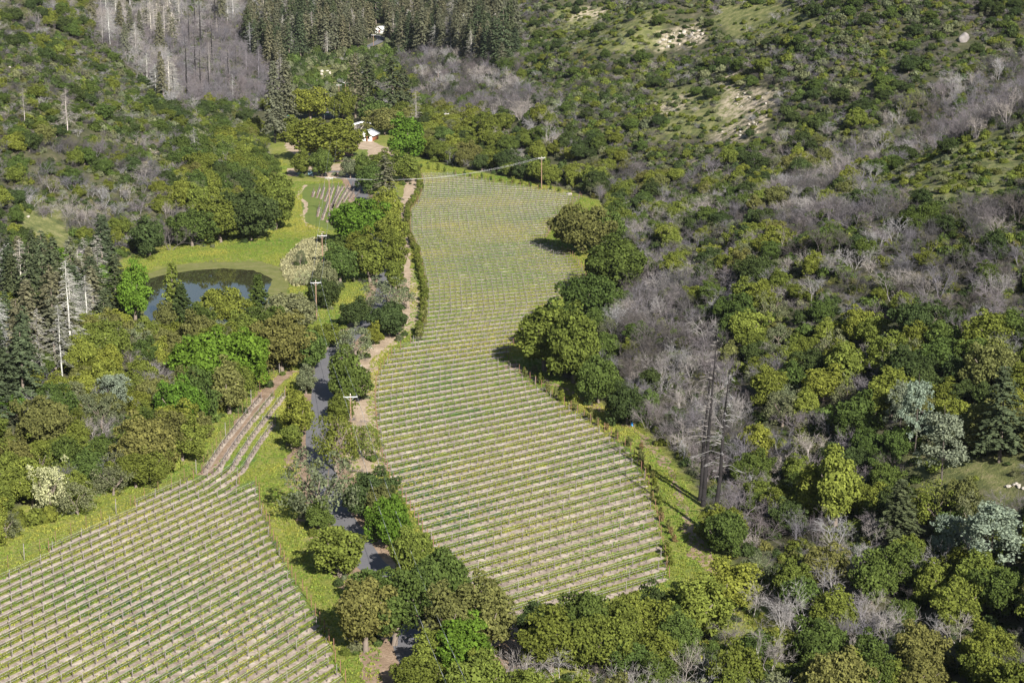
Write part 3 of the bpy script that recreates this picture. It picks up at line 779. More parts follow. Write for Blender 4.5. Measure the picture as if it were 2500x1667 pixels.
# oaks along the road, from the bottom of the picture upward
for a in [
    ('oak', 829, 1408, 108, 128, O, 'round olive oak between the meadow strip and the asphalt road'),
    ('oak', 893, 1592, 118, 185, BO, 'tall tan-olive oak at the road bend, bushy green oak leaning on it'),
    ('oak', 962, 1575, 122, 178, G, 'bushy green oak under the power wires beside the tan-olive oak'),
    ('oak', 905, 1490, 110, 90, G, 'low green oak just behind the tan-olive oak at the road bend'),
    ('oak', 781, 1300, 60, 80, G, 'small green oak below the big grey-green oak'),
    ('airy', 790, 1278, 175, 185, GG, 'big grey-green oak overhanging the road beside the meadow strip'),
    ('oak', 728, 1070, 70, 112, YG, 'upright yellow-green oak right of the lower vineyard top'),
    ('oak', 712, 1096, 48, 60, O, 'small olive oak below the upright yellow-green oak'),
    ('oak', 850, 984, 106, 112, G, 'round green oak touching the power pole beside the dirt track'),
    ('oak', 832, 1024, 66, 58, O, 'low olive oak at the foot of the roadside power pole'),
    ('airy', 820, 1150, 130, 150, O, 'open olive oak over the road above the grey-green oak'),
    ('airy', 895, 1120, 80, 90, O, 'thin olive oak leaning over the dirt track'),
    ('bare', 835, 1085, 100, 70, 'lavender-grey', 'leafless grey tree by the roadside power pole'),
    ('oak', 762, 905, 74, 100, G, 'green oak at the top of the brown farm path'),
    ('oak', 747, 962, 46, 66, GG, 'small grey-green oak left of the asphalt road'),
    ('oak', 905, 1262, 112, 105, DG, 'dark green oak beside the vineyard corner and the road'),
    ('oak', 938, 1275, 80, 85, BO, 'brown-tinged oak between the dark green oak and the vineyard'),
    ('oak', 955, 1335, 104, 112, BG, 'bright green bushy oak at the vineyard edge by the road'),
    ('oak', 1005, 1425, 112, 130, O, 'olive oak beside the road above the dark hollow'),
    ('oak', 1080, 1475, 135, 130, G, 'broad green oak at the lower corner of the central vineyard'),
    ('oak', 1025, 1490, 90, 110, G, 'green oak in the hollow beside the asphalt road'),
    ('oak', 1110, 1595, 120, 170, BO, 'brown-olive oak at the bottom corner of the central vineyard'),
    ('oak', 1195, 1590, 120, 170, BO, 'wide brown-olive oak overhanging the last vineyard rows'),
    ('oak', 1128, 1652, 112, 140, BG, 'bright green oak with pale stem at the bottom under the brown-olive oaks'),
    ('oak', 1058, 1645, 84, 105, O, 'olive oak beside the wires at the bottom of the picture'),
    ('oak', 1025, 1700, 125, 90, O, 'oak cut by the bottom edge under the power wires'),
    ('oak', 1170, 1680, 80, 90, O, 'low olive oak at the bottom beside the bright green oak'),
    ('oak', 1318, 1560, 96, 84, DG, 'dark green oak overlapping the last central vineyard rows'),
    ('oak', 1345, 1640, 120, 150, O, 'olive oak right of the blue barrel'),
    ('oak', 1432, 1600, 140, 150, G, 'broad green oak at the bottom right of the blue barrel'),
    ('airy', 1400, 1560, 100, 90, O, 'open olive oak before the last vineyard rows'),
    ('oak', 1512, 1610, 120, 130, O, 'olive oak left of the dark green clearing tree'),
    ('oak', 1590, 1545, 96, 110, DG, 'dark green tree on the grassy corner below the central vineyard'),
    ('oak', 1700, 1570, 130, 160, YG, 'bright yellow-green oak below the grassy vineyard corner'),
    ('oak', 1790, 1500, 110, 130, YG, 'yellow-green oak at the lower end of the forest-side track'),
    # upper road group
    ('oak', 880, 605, 135, 110, BG, 'broad bright green oak below the small vineyard'),
    ('oak', 945, 540, 74, 72, YG, 'yellow-green oak between the small vineyard and the dirt track'),
    ('fir', 942, 512, 84, 128, 'grey-olive', 'grey-olive conifer standing at the end of the small vineyard'),
    ('oak', 905, 470, 70, 60, G, 'green tree behind the grey-olive conifer'),
    ('oak', 985, 446, 76, 66, O, 'olive oak at the top end of the dirt track'),
    ('oak', 830, 695, 92, 88, G, 'green oak on the grass right of the upper power poles'),
    ('oak', 838, 650, 72, 66, G, 'green oak just behind the grass oak near the upper power pole'),
    ('oak', 882, 650, 84, 84, O, 'olive oak in the upper roadside clump'),
    ('oak', 905, 690, 78, 100, O, 'tall olive oak left of the visible asphalt stretch'),
    ('oak', 955, 615, 62, 96, O, 'olive oak crowding the dirt track opposite the sapling row'),
    ('oak', 962, 668, 58, 100, O, 'olive oak right of the visible asphalt stretch'),
    ('oak', 966, 712, 50, 70, O, 'lower olive oak beside the dirt track above the grey oak'),
    ('airy', 950, 758, 122, 84, GG, 'wide grey-green oak over the road near the dirt track bend'),
    ('oak', 948, 822, 94, 74, DG, 'dark green oak on the dirt track bend'),
    ('oak', 868, 800, 84, 64, DG, 'dark green oak on the grass left of the road'),
    ('airy', 868, 880, 112, 84, GG, 'pale grey-green bushy tree between road and dirt track'),
    ('oak', 914, 842, 38, 52, YG, 'small yellow-green tree at the dirt track bend'),
    ('oak', 790, 752, 76, 66, DG, 'dark oak at the foot of the pole nearest the pond'),
    ('oak', 795, 705, 62, 60, GG, 'grey-green oak directly behind the pole nearest the pond'),
    ('airy', 742, 698, 46, 40, 'pale cream', 'pale lichen-grey tree beside the pole nearest the pond'),
    ('airy', 733, 652, 32, 44, GG, 'thin small tree on the reed bed above the pond'),
    ('oak', 800, 850, 90, 56, O, 'olive bush behind the grassy opening near the pond'),
    # pond surrounds
    ('oak', 690, 908, 128, 122, BO, 'big brown-olive oak above the brown farm path'),
    ('oak', 545, 805, 104, 100, YG, 'yellow-green oak in front of the pond water'),
    ('youngfir', 425, 795, 74, 150, 'olive', 'taller dark young conifer standing before the pond'),
    ('youngfir', 446, 800, 78, 104, 'dark green', 'shorter dark conifer beside the taller one before the pond'),
    ('youngfir', 633, 785, 74, 112, 'mid green', 'neat green cone-shaped conifer before the blue pond corner'),
    ('oak', 705, 812, 118, 92, GG, 'grey-green oak right of the cone-shaped conifer'),
    ('airy', 512, 812, 62, 72, 'blue-grey', 'blue-grey tree at the near pond shore'),
    ('oak', 404, 805, 44, 64, BO, 'small brown-olive tree at the near pond shore'),
    ('oak', 650, 840, 110, 90, G, 'green oak between the pond and the brown-olive oak'),
    ('oak', 505, 955, 150, 130, BG, 'bright spring-green tree below the pond, left of its twin'),
    ('oak', 598, 945, 140, 130, BG, 'bright spring-green tree below the pond beside the farm path'),
    ('oak', 440, 1062, 112, 130, BG, 'bright green tree at the meadow edge behind the white boulder'),
    ('oak', 484, 1048, 76, 140, G, 'dense green tree nearest the white boulder'),
    ('oak', 560, 1010, 84, 120, BO, 'brownish oak right behind the white boulder'),
    ('pine', 283, 1022, 86, 120, 'blue-grey', 'rounded blue-grey pine among the bright green trees'),
    ('airy', 125, 1255, 96, 128, 'pale cream', 'pale lichen-covered tree at the meadow edge in the lower forest'),
    ('oak', 352, 1160, 126, 130, BO, 'brown-olive oak at the meadow edge above the fence'),
    ('oak', 410, 1130, 88, 120, BO, 'tan-olive oak beside the bright green meadow-edge trees'),
    ('shrub', 420, 1148, 50, 40, YG, 'small yellow-green bush on the meadow edge'),
    ('oak', 612, 588, 120, 112, DG, 'dark green oak on the far bank behind the pond, nearest the reed bed'),
    ('oak', 540, 592, 110, 100, O, 'olive oak on the far bank above the middle of the pond'),
    ('oak', 470, 602, 92, 84, G, 'green oak on the far bank left of the olive bank oak'),
    ('bare', 415, 612, 84, 76, 'dark grey', 'leafless dark tree on the far bank of the pond'),
    ('oak', 365, 628, 84, 90, DG, 'dark green oak at the far left corner of the pond'),
    ('oak', 672, 560, 110, 120, O, 'olive oak at the end of the far bank beside the small vineyard path'),
    # around the farm
    ('oak', 798, 392, 156, 98, O, 'great spreading olive oak before the white-roofed house'),
    ('oak', 995, 402, 80, 108, BG, 'bright green oak at the head of the central vineyard'),
    ('oak', 785, 432, 60, 62, G, 'round green oak beside the pale blue panel'),
    ('oak', 737, 432, 44, 62, O, 'narrow olive tree left of the pale blue panel'),
    ('oak', 855, 436, 46, 44, GG, 'grey-green tree in the row above the small vineyard'),
    ('oak', 888, 436, 50, 52, G, 'green tree in the row above the small vineyard'),
    ('oak', 930, 430, 60, 56, O, 'olive tree in the row nearest the dirt track top'),
    ('oak', 757, 292, 98, 74, YG, 'yellow-green oak left of the climbing road'),
    ('oak', 838, 296, 60, 66, O, 'olive oak right of the climbing road'),
    ('oak', 710, 345, 70, 52, O, 'olive oak beside the red-brown shed'),
    ('fir', 672, 350, 66, 190, 'grey-olive', 'tall thin grey-olive fir left of the farm yard', 'charred'),
    ('fir', 700, 338, 74, 180, 'grey-olive', 'tall thin grey-olive fir beside the teal canopy', 'charred'),
    ('fir', 868, 288, 66, 150, 'grey-olive', 'tall fir with bare dark trunk behind the farm house'),
    ('fir', 898, 280, 72, 142, 'dark', 'dense dark fir behind the farm house'),
    ('fir', 960, 296, 82, 150, 'dark', 'dense tall fir with two bare trunks right of the farm house'),
    ('fir', 985, 292, 62, 120, 'dark', 'shorter fir beside the fir with two bare trunks'),
    ('bare', 872, 330, 30, 34, 'pale grey', 'small leafless garden tree before the long tan building'),
    ('oak', 940, 330, 80, 60, BO, 'brownish oak right of the white-roofed house'),
    ('oak', 915, 305, 80, 56, G, 'green oak behind the white-roofed house'),
    ('snag', 1015, 320, 40, 96, 'pale grey', 'pale dead tree above the head of the central vineyard'),
    # right side of the central vineyard
    ('oak', 1420, 618, 132, 112, BO, 'large brown-olive oak bulging into the central vineyard'),
    ('oak', 1478, 612, 96, 96, G, 'green oak right behind the brown-olive vineyard oak'),
    ('oak', 1500, 722, 150, 130, G, 'broad green oak on the vineyard side below the brown-olive oak'),
    ('oak', 1440, 790, 120, 112, G, 'green oak at the vineyard corner with a dark shadow'),
    ('oak', 1330, 905, 120, 150, O, 'large olive oak bulging into the middle of the central vineyard'),
    ('oak', 1400, 935, 140, 160, O, 'second olive oak just right of the mid-vineyard oak'),
    ('oak', 1365, 850, 120, 110, G, 'green oak above the mid-vineyard oak'),
    ('oak', 1460, 985, 100, 110, G, 'green oak at the forest edge above the vineyard track'),
    ('oak', 1530, 1040, 90, 90, DG, 'dark green bush-like oak by the vineyard track'),
    # right foreground
    ('pine', 2234, 1108, 82, 200, 'blue-grey', 'tall blue-grey pine with bare lower trunk on the right clearing'),
    ('pine', 2196, 1062, 66, 140, 'blue-grey', 'slimmer blue-grey pine behind the tall one'),
    ('pine', 2298, 1186, 112, 200, 'blue-grey', 'rounded blue-grey pine on a dark trunk in the right clearing'),
    ('pine', 2415, 1420, 170, 210, 'blue-grey', 'big pale blue-grey pine near the right edge'),
    ('pine', 2310, 1380, 80, 140, 'blue-grey', 'small blue-grey pine left of the big pale one'),
    ('fir', 2440, 1128, 140, 230, 'dark', 'dark fir behind the clearing near the right edge'),
    ('fir', 2195, 1330, 120, 160, 'dark', 'dark fir left of the small blue-grey pine'),
    ('oak', 2040, 1290, 110, 190, YG, 'tall yellow-green oak right of the charred trunks'),
    ('oak', 1975, 1270, 90, 130, YG, 'yellow-green oak just left of the tall yellow-green one'),
    ('burnt', 1718, 1236, 92, 400, 'pale grey', 'tall charred trunk, the left of the three at the vineyard edge', 'charred', 0, (0, 0.06)),
    ('burnt', 1708, 1222, 80, 330, 'pale grey', 'charred trunk close behind the tall left one', 'charred', 1, (0, 0.05)),
    ('burnt', 1742, 1308, 92, 400, 'pale grey', 'charred trunk nearest the vineyard track, right of the others', 'charred', 2, (0, 0.065)),
    ('snag', 178, 900, 70, 255, 'silver', 'tall bleached dead conifer in the left forest'),
    ('snag', 152, 925, 60, 175, 'silver', 'shorter bleached dead conifer left of the tall one'),
    ('snag', 135, 890, 44, 120, 'silver', 'thin bleached dead conifer leftmost of the pale trio'),
    ('fir', 230, 800, 110, 170, 'dark', 'dark fir left of the pond'),
    ('fir', 285, 780, 100, 150, 'dark', 'broad dark fir nearest the pond on its left'),
    ('fir', 150, 830, 100, 180, 'dark', 'dark fir behind the bleached dead conifers'),
    ('oak', 330, 790, 70, 140, BG, 'bright green leafy tree at the left end of the pond'),
    ('fir', 60, 1000, 130, 200, 'dark', 'dark fir at the left edge of the forest'),
    ('snag', 165, 330, 40, 110, 'pale grey', 'pale dead conifer on the left slope'),
    ('snag', 60, 300, 30, 80, 'pale grey', 'pale dead conifer near the left edge of the slope'),
    ('snag', 475, 400, 34, 84, 'pale grey', 'pale dead conifer among green oaks on the left slope'),
]: at_px(*a)

# ------------------------------------------------------------------ the wooded slopes
# what grows where, as areas of the photograph (later entries win)
AREAS = [
    ('s', [(230, -60), (640, -60), (660, 120), (600, 215), (430, 250), (280, 200), (220, 80)]),
    ('k', [(430, 60), (690, 50), (720, 230), (560, 250), (430, 250)]),
    ('c', [(620, -60), (1250, -60), (1240, 110), (1040, 150), (850, 130), (720, 210), (600, 130)]),
    ('q', [(690, 140), (960, 95), (1010, 150), (900, 205), (860, 290), (770, 280), (690, 210)]),
    ('b', [(-200, 40), (230, 90), (430, 250), (640, 300), (640, 400), (400, 430), (200, 330), (-200, 300)]),
    ('d', [(140, 330), (350, 340), (430, 480), (560, 560), (300, 600), (140, 560)]),
    ('o', [(430, 370), (640, 300), (760, 400), (760, 585), (600, 600), (430, 520)]),
    ('g', [(40, 500), (160, 515), (180, 595), (80, 605), (35, 560)]),
    ('d', [(-200, 600), (150, 640), (110, 850), (-200, 900)]),
    ('f', [(100, 640), (330, 640), (330, 740), (300, 860), (100, 1040), (-200, 1060), (-200, 930)]),
    ('l', [(200, 800), (720, 800), (650, 960), (470, 1120), (220, 1220), (-200, 1340), (-200, 1040), (100, 1020)]),
    ('c', [(1040, -60), (1250, -60), (1260, 130), (1180, 190), (1060, 160)]),
    ('D', [(970, 130), (1090, 110), (1300, 200), (1330, 270), (1180, 300), (1050, 260)]),
    ('o', [(990, 240), (1180, 290), (1330, 280), (1420, 340), (1480, 480), (1330, 460), (1090, 430), (940, 390)]),
    ('b', [(1240, -60), (2700, -60), (2700, 220), (2300, 220), (1900, 330), (1650, 420), (1400, 340), (1280, 200)]),
    ('g', [(1760, 10), (1950, -10), (2010, 60), (1800, 105), (1740, 60)]),
    ('p', [(1350, 10), (1720, 20), (1760, 130), (1400, 140)]),
    ('p', [(1590, 200), (1880, 190), (1900, 340), (1590, 350)]),
    ('r', [(1600, 75), (1720, 55), (1740, 105), (1600, 125)]), ('r', [(1760, 215), (1890, 215), (1900, 290), (1760, 290)]),
    ('D', [(1850, 530), (2080, 350), (2300, 200), (2700, 60), (2700, 280), (2260, 340), (2080, 430), (1950, 540)]),
    ('p', [(2090, 440), (2280, 345), (2700, 260), (2700, 490), (2260, 500)]),
    ('d', [(1900, 520), (2100, 480), (2700, 470), (2700, 760), (2250, 810), (1950, 760), (1880, 620)]),
    ('m', [(1380, 470), (1900, 470), (1950, 760), (1700, 760), (1480, 640)]),
    ('D', [(1520, 640), (1680, 690), (1800, 900), (1850, 1130), (1790, 1290), (1660, 1180), (1560, 1060), (1480, 880)]),
    ('o', [(1760, 720), (2250, 800), (2700, 740), (2700, 1060), (2200, 1060), (1880, 1080), (1800, 880)]),
    ('m', [(1850, 1050), (2150, 1080), (2200, 1330), (1950, 1420), (1760, 1330)]),
    ('g', [(2150, 1080), (2480, 1090), (2700, 1200), (2480, 1230), (2230, 1210)]),
    ('O', [(2200, 1230), (2700, 1220), (2700, 1900), (900, 1900), (1180, 1660), (1300, 1580), (1440, 1545), (1640, 1470), (1800, 1440), (1950, 1420)]),
]
MIX = {  # kind, weight, width range, height/width, tints
    'o': (0.80, [('oak', 5, (5.5, 10), (0.75, 1.0), [O, O, G, DG, YG, BO, O]), ('bare', 1.2, (4, 7), (0.9, 1.2), ['pale grey', 'lavender-grey']), ('shrub', 2.0, (2.5, 4.5), (0.5, 0.8), [G, DG, O]), ('airy', 0.6, (5, 8), (0.8, 1.0), [GG])]),
    'O': (0.78, [('oak', 5, (5, 8.5), (0.8, 1.1), [O, G, G, YG, BO, O]), ('bare', 2.4, (4, 7.5), (0.9, 1.4), ['pale grey', 'pale grey', 'lavender-grey', 'dark grey']), ('shrub', 2.4, (2, 4), (0.5, 0.9), [G, DG, YG, O]), ('airy', 0.8, (5, 8), (0.9, 1.1), [GG, O])]),
    'l': (0.85, [('oak', 5, (5.5, 9.5), (0.8, 1.05), [O, YG, BO, G, O, YG]), ('bare', 1.6, (4, 7), (0.9, 1.2), ['pale grey', 'lavender-grey']), ('shrub', 2.0, (2.5, 4.5), (0.5, 0.8), [G, YG, O]), ('airy', 1.4, (5, 8), (0.8, 1.1), [GG, GG, O])]),
    'm': (0.85, [('oak', 2.6, (4.5, 8), (0.75, 1.0), [O, G, DG, YG, BO]), ('bare', 3.4, (4, 7), (0.8, 1.2), ['pale grey', 'lavender-grey', 'dark grey']), ('shrub', 3, (2, 4), (0.5, 0.8), [G, DG, O, GG]), ('airy', 0.5, (4, 7), (0.8, 1.0), [GG])]),
    'b': (0.85, [('oak', 1.1, (4, 7.5), (0.6, 0.85), [DG, G, O]), ('bare', 2.6, (3, 6), (0.5, 0.9), ['lavender-grey', 'dark grey', 'pale grey']), ('shrub', 6, (2.2, 5), (0.4, 0.75), [DG, GG, G, O, DG, GG])]),
    'd': (0.9, [('bare', 7, (4, 8), (0.8, 1.25), ['pale grey', 'lavender-grey', 'dark grey', 'dark grey']), ('shrub', 4.5, (2, 4), (0.5, 0.8), [DG, G, O]), ('oak', 1.8, (4, 7), (0.7, 1.0), [O, G, DG])]),
    'D': (0.95, [('bare', 8, (4, 7.5), (0.9, 1.4), ['lavender-grey', 'dark grey', 'pale grey']), ('shrub', 3.0, (2, 3.6), (0.5, 0.9), [DG, G, O]), ('oak', 0.7, (3.5, 6), (0.8, 1.1), [G, O, DG])]),
    's': (0.85, [('snag', 1.1, (6, 9.5), (1.7, 2.5), ['silver', 'pale grey', 'silver']), ('bare', 5, (5, 9), (0.9, 1.4), ['lavender-grey', 'pale grey']), ('shrub', 2.4, (2.4, 4.5), (0.5, 0.8), [G, DG]), ('fir', 0.4, (5, 8), (2.4, 3.2), ['grey-olive'])]),
    'k': (0.85, [('burnt', 0.4, (5, 7.5), (3.2, 4.2), ['lavender-grey', 'pale grey']), ('snag', 0.5, (5, 8), (2.0, 2.8), ['pale grey', 'lavender-grey']), ('bare', 4.5, (5, 9), (0.9, 1.6), ['lavender-grey', 'lavender-grey']), ('shrub', 2, (2.4, 4), (0.5, 0.8), [G, DG])]),
    'c': (0.8, [('fir', 4, (6.5, 11), (1.8, 2.7), ['dark', 'grey-olive', 'grey-olive']), ('snag', 1.3, (5, 8), (2.0, 2.8), ['pale grey', 'silver']), ('oak', 0.8, (5, 8), (0.8, 1), [DG, G]), ('shrub', 1.5, (2.5, 4.5), (0.5, 0.8), [G, DG])]),
    'f': (0.8, [('fir', 2.4, (6, 9), (1.7, 2.4), ['dark', 'grey-olive']), ('oak', 2, (5, 9), (0.8, 1.1), [O, G, YG, BG]), ('bare', 1.4, (4, 7), (0.9, 1.2), ['pale grey', 'lavender-grey']), ('snag', 0.4, (5, 7), (2.2, 3), ['silver'])]),
    'q': (0.7, [('shrub', 5, (2.4, 6), (0.6, 1.0), [G, DG, GG]), ('bare', 0.5, (3, 5), (0.8, 1.1), ['pale grey'])]),
    'p': (0.75, [('shrub', 8, (1.6, 3.2), (0.35, 0.6), [O, GG, O, DG]), ('oak', 0.25, (4, 6), (0.7, 0.9), [DG, G]), ('bare', 0.6, (2.5, 4), (0.5, 0.8), ['dark grey', 'pale grey'])]),
    'g': (0.14, [('shrub', 4, (1.6, 3.4), (0.5, 0.7), [O, G]), ('bare', 0.5, (3, 5), (0.8, 1.1), ['pale grey'])]),
    'r': (0.3, [('shrub', 4, (1.6, 3), (0.4, 0.7), [O, DG]), ('bare', 1, (2.5, 4), (0.6, 0.9), ['pale grey'])]),
}

def scatter():
    r = np.random.default_rng(77)
    step = 3.3
    gx, gy = np.meshgrid(np.arange(-430, 431, step), np.arange(188, 1420, step))
    X = (gx + r.uniform(-0.5, 0.5, gx.shape) * step).ravel(); Y = (gy + r.uniform(-0.5, 0.5, gy.shape) * step).ravel()
    Z = height(X, Y)
    px, py, d = project(X, Y, Z + 3.0)
    wl, wr = side_w(X, Y)
    w = np.maximum(wl, wr)
    ok = (px > -170) & (px < 2670) & (py > -70) & (py < 1840)
    code = np.full(X.shape, 'm', '<U1')
    for c, poly in AREAS: code[poly_in(px, py, poly)] = c
    bottom = (code == 'O') | ((code == 'l') & (py > 790) & (px < 760))
    ok &= (w > 3.0) | bottom | (Y > 870)
    for f in (MAIN, LEFT):
        gp = project(X, Y, 0 * Z)
        ok &= ~(poly_in(gp[0], gp[1], f) & (w < 3.0))
    # thin out the far slopes: crowns there are drawn a little larger instead
    ok &= r.random(X.shape) < np.interp(Y, [300, 700, 1000, 1400], [1.0, 0.85, 0.6, 0.5])
    # keep the roads, buildings, clearings and grassy strips open
    gpx, gpy, _ = project(X, Y, Z)
    for poly in KEEP_OPEN: ok &= ~poly_in(gpx, gpy, poly)
    idx = np.nonzero(ok)[0]
    big = []   # oaks keep apart
    cell = {}
    hp = [(p['x'], p['y'], p['w'] / 2) for p in PLANTS]
    for i in r.permutation(idx):
        prob, items = MIX[code[i]]
        if r.random() > prob: continue
        wt = np.array([a[1] for a in items]); k = r.choice(len(items), p=wt / wt.sum())
        kind, _, wr_, hr, tints = items[k]
        width = r.uniform(*wr_); hgt = width * r.uniform(*hr)
        x, y = X[i], Y[i]
        # patches of one colour
        tint = tints[int((vnoise(x / 18, y / 18, 5) * 0.5 + 0.5 + r.uniform(-0.35, 0.35)) * len(tints)) % len(tints)]
        sep = {'oak': 0.36, 'airy': 0.36, 'fir': 0.33, 'snag': 0.42, 'burnt': 0.5, 'bare': 0.30, 'shrub': 0.36}[kind] * width * (1.22 if code[i] in 'Oo' and kind == 'oak' else 1.0)
        if any((x - a) ** 2 + (y - b) ** 2 < (c * 0.75) ** 2 for a, b, c in hp): continue
        ci, cj = int(x // 8), int(y // 8)
        clash = False
        for u in (-1, 0, 1):
            for v in (-1, 0, 1):
                for (a, b, s) in cell.get((ci + u, cj + v), ()):
                    if (x - a) ** 2 + (y - b) ** 2 < (max(s, sep) * 0.78 + min(s, sep) * 0.30) ** 2: clash = True; break
                if clash: break
            if clash: break
        if clash: continue
        cell.setdefault((ci, cj), []).append((x, y, sep))
        PLANTS.append(dict(kind=kind, x=x, y=y, z=float(Z[i]) - 0.15, w=width, h=hgt, tint=tint, label=None,
                           bark=('charred' if kind == 'burnt' or (kind == 'snag' and r.random() < 0.3) else None), var=None, lean=(0, 0), hand=False))

KEEP_OPEN = [[(690, 300), (930, 290), (1000, 330), (1010, 400), (960, 440), (700, 440), (680, 380)],
             [(755, 215), (790, 215), (822, 245), (822, 290), (790, 300), (760, 290), (790, 260)],
             [(875, 125), (885, 108), (925, 80), (945, 85), (940, 115), (910, 125)], [(895, 60), (945, 60), (950, 90), (895, 85)],
             [(770, 165), (820, 165), (820, 200), (770, 200)],
             [(-60, 1350), (0, 1325), (200, 1252), (340, 1205), (440, 1135), (500, 1060), (560, 1000), (640, 932), (700, 885), (760, 900), (640, 1100), (500, 1180), (0, 1420), (-60, 1440)],
             [(1300, 905), (1420, 960), (1560, 1040), (1640, 1140), (1690, 1240), (1740, 1340), (1790, 1440), (1640, 1440), (1500, 1060)],
             [(1440, 1505), (1640, 1425), (1660, 1470), (1600, 1530), (1480, 1560)],
             [(1270, 1530), (1330, 1530), (1330, 1590), (1270, 1590)], [(2440, 1165), (2500, 1165), (2520, 1230), (2440, 1220)],
             [(2335, 70), (2380, 70), (2380, 125), (2335, 125)]]
scatter()
UNDER = []
def undergrowth():
    r = np.random.default_rng(123)
    for (y0, y1, step) in ((188, 520, 1.75), (520, 800, 1.9), (800, 1420, 2.9)):
        gx, gy = np.meshgrid(np.arange(-430, 431, step), np.arange(y0, y1, step))
        X = (gx + r.uniform(-0.5, 0.5, gx.shape) * step).ravel(); Y = (gy + r.uniform(-0.5, 0.5, gy.shape) * step).ravel()
        Z = height(X, Y)
        px, py, d = project(X, Y, Z + 1.0)
        w = np.maximum(*side_w(X, Y))
        ok = (px > -60) & (px < 2560) & (py > -30) & (py < 1720) & ((w > 4.0) | (Y > 870) | poly_in(px, py, AREAS[-1][1]))
        for poly in KEEP_OPEN: ok &= ~poly_in(px, py, poly)
        code = np.full(X.shape, 'm', '<U1')
        for c, poly in AREAS: code[poly_in(px, py, poly)] = c
        pr = {'l': 0.5, 'g': 0.06, 'p': 0.22, 'r': 0.10, 'q': 0.35, 'b': 0.95, 'm': 0.8, 'd': 0.85, 'D': 0.8, 'o': 0.45, 'O': 0.45, 'c': 0.5, 'k': 0.8, 's': 0.8, 'f': 0.6}
        pv = np.array([pr[c] for c in code]) * (0.75 + 0.45 * vnoise(X / 9, Y / 9, 31))
        ok &= r.random(X.shape) < pv
        far = step / 1.75
        for i in np.nonzero(ok)[0]:
            c = code[i]
            dead = r.random() < {'l': 0.2, 'd': 0.32, 'D': 0.34, 's': 0.5, 'k': 0.6, 'm': 0.28, 'b': 0.24, 'o': 0.2, 'O': 0.25, 'f': 0.3}.get(c, 0.15)
            if dead:
                wd = r.uniform(1.8, 3.4) * far ** 0.6; tint = ('lavender-grey', 'dark grey', 'dark grey')[int(r.integers(3))]
                UNDER.append(dict(kind='bare', x=X[i], y=Y[i], z=Z[i] - 0.1, w=wd, h=wd * r.uniform(0.5, 0.9), tint=tint, bark=None))
            else:
                wd = r.uniform(1.1, 2.6) * far ** 0.6
                tint = (DG, G, O, GG, DG, BO)[int((vnoise(X[i] / 14, Y[i] / 14, 8) * 0.5 + 0.5 + r.uniform(-0.4, 0.4)) * 6) % 6]
                UNDER.append(dict(kind='shrub', x=X[i], y=Y[i], z=Z[i] - 0.1, w=wd, h=wd * r.uniform(0.4, 0.75), tint=tint, bark=None))
    for p in list(PLANTS):      # weeds and bushes round the feet of the valley trees
        if not p['hand'] or p['kind'] not in ('oak', 'airy') or p['z'] > 1.5: continue
        for k in range(5):
            a = r.uniform(0, 6.283); q = p['w'] * r.uniform(0.15, 0.55)
            x, y = p['x'] + math.cos(a) * q, p['y'] + math.sin(a) * q
            gx_, gy_, _ = project(np.array([x]), np.array([y]), np.array([0.0]))
            if poly_in(gx_, gy_, MAIN)[0] or poly_in(gx_, gy_, LEFT)[0]: continue
            if abs(x - np.interp(y, ROADY, ROADX)) < 3.2: continue
            wd = r.uniform(0.8, 2.2)
            UNDER.append(dict(kind='shrub' if r.random() < 0.75 else 'bare', x=x, y=y, z=0.0, w=wd, h=wd * r.uniform(0.5, 0.9), tint=(G, O, DG, GG)[k % 4], bark=None))
    UNDER[:] = [dict(u, tint='dark grey') if u['kind'] == 'bare' and u['tint'] in (G, O, DG, GG) else u for u in UNDER]
    print('undergrowth', len(UNDER))
undergrowth()

# ------------------------------------------------------------------ labels that single each plant out
LAND = [('charred trunks', 1735, 1080), ('blue-grey pine pair', 2240, 990), ('pond', 500, 720), ('white boulder', 555, 990), ('bleached dead conifers', 165, 800),
        ('grassy slope patch', 110, 550), ('small vineyard', 800, 500), ('white-roofed house', 892, 330), ('far white house', 922, 72), ('white rock', 795, 178),
        ('hilltop boulder', 2355, 95), ('pale rock outcrop', 1650, 90), ('rocky gully', 1825, 250), ('lone pole on the rise', 1323, 420), ('brown-olive vineyard oak', 1420, 565),
        ('mid-vineyard oak', 1340, 840), ('open shrubby patch', 2380, 400), ('big pale pine', 2415, 1310), ('tall yellow-green oak', 2040, 1180), ('blue barrel', 1300, 1558),
        ('vineyard bottom corner', 1610, 1440), ('pale lichen-covered tree', 125, 1190), ('left top corner', 0, 0), ('right top corner', 2500, 0), ('right bottom corner', 2500, 1667),
        ('burnt conifer stand', 560, 150), ('spreading farm oak', 798, 345), ('grassy hilltop', 1860, 45), ('left edge dead wood', 40, 720), ('leafless gully', 2200, 330),
        ('right edge dead wood', 2350, 620), ('grey slope scar', 1710, 420), ('bottom centre oaks', 1250, 1640), ('climbing road', 800, 245), ('blue-grey round pine', 283, 960),
        ('left slope rocks', 395, 375), ('middle of the right slope', 1950, 650), ('bare hollow', 1620, 900), ('middle of the left slope', 300, 420), ('dry creek bank', 2480, 1195)]
ORD = ['nearest'] + [a + ' nearest' for a in ('second third fourth fifth sixth seventh eighth ninth tenth eleventh twelfth thirteenth fourteenth fifteenth sixteenth '
       'seventeenth eighteenth nineteenth twentieth').split()]
TENS = ['twenty', 'thirty', 'forty', 'fifty', 'sixty', 'seventy', 'eighty', 'ninety']
UNITS = 'first second third fourth fifth sixth seventh eighth ninth'.split()
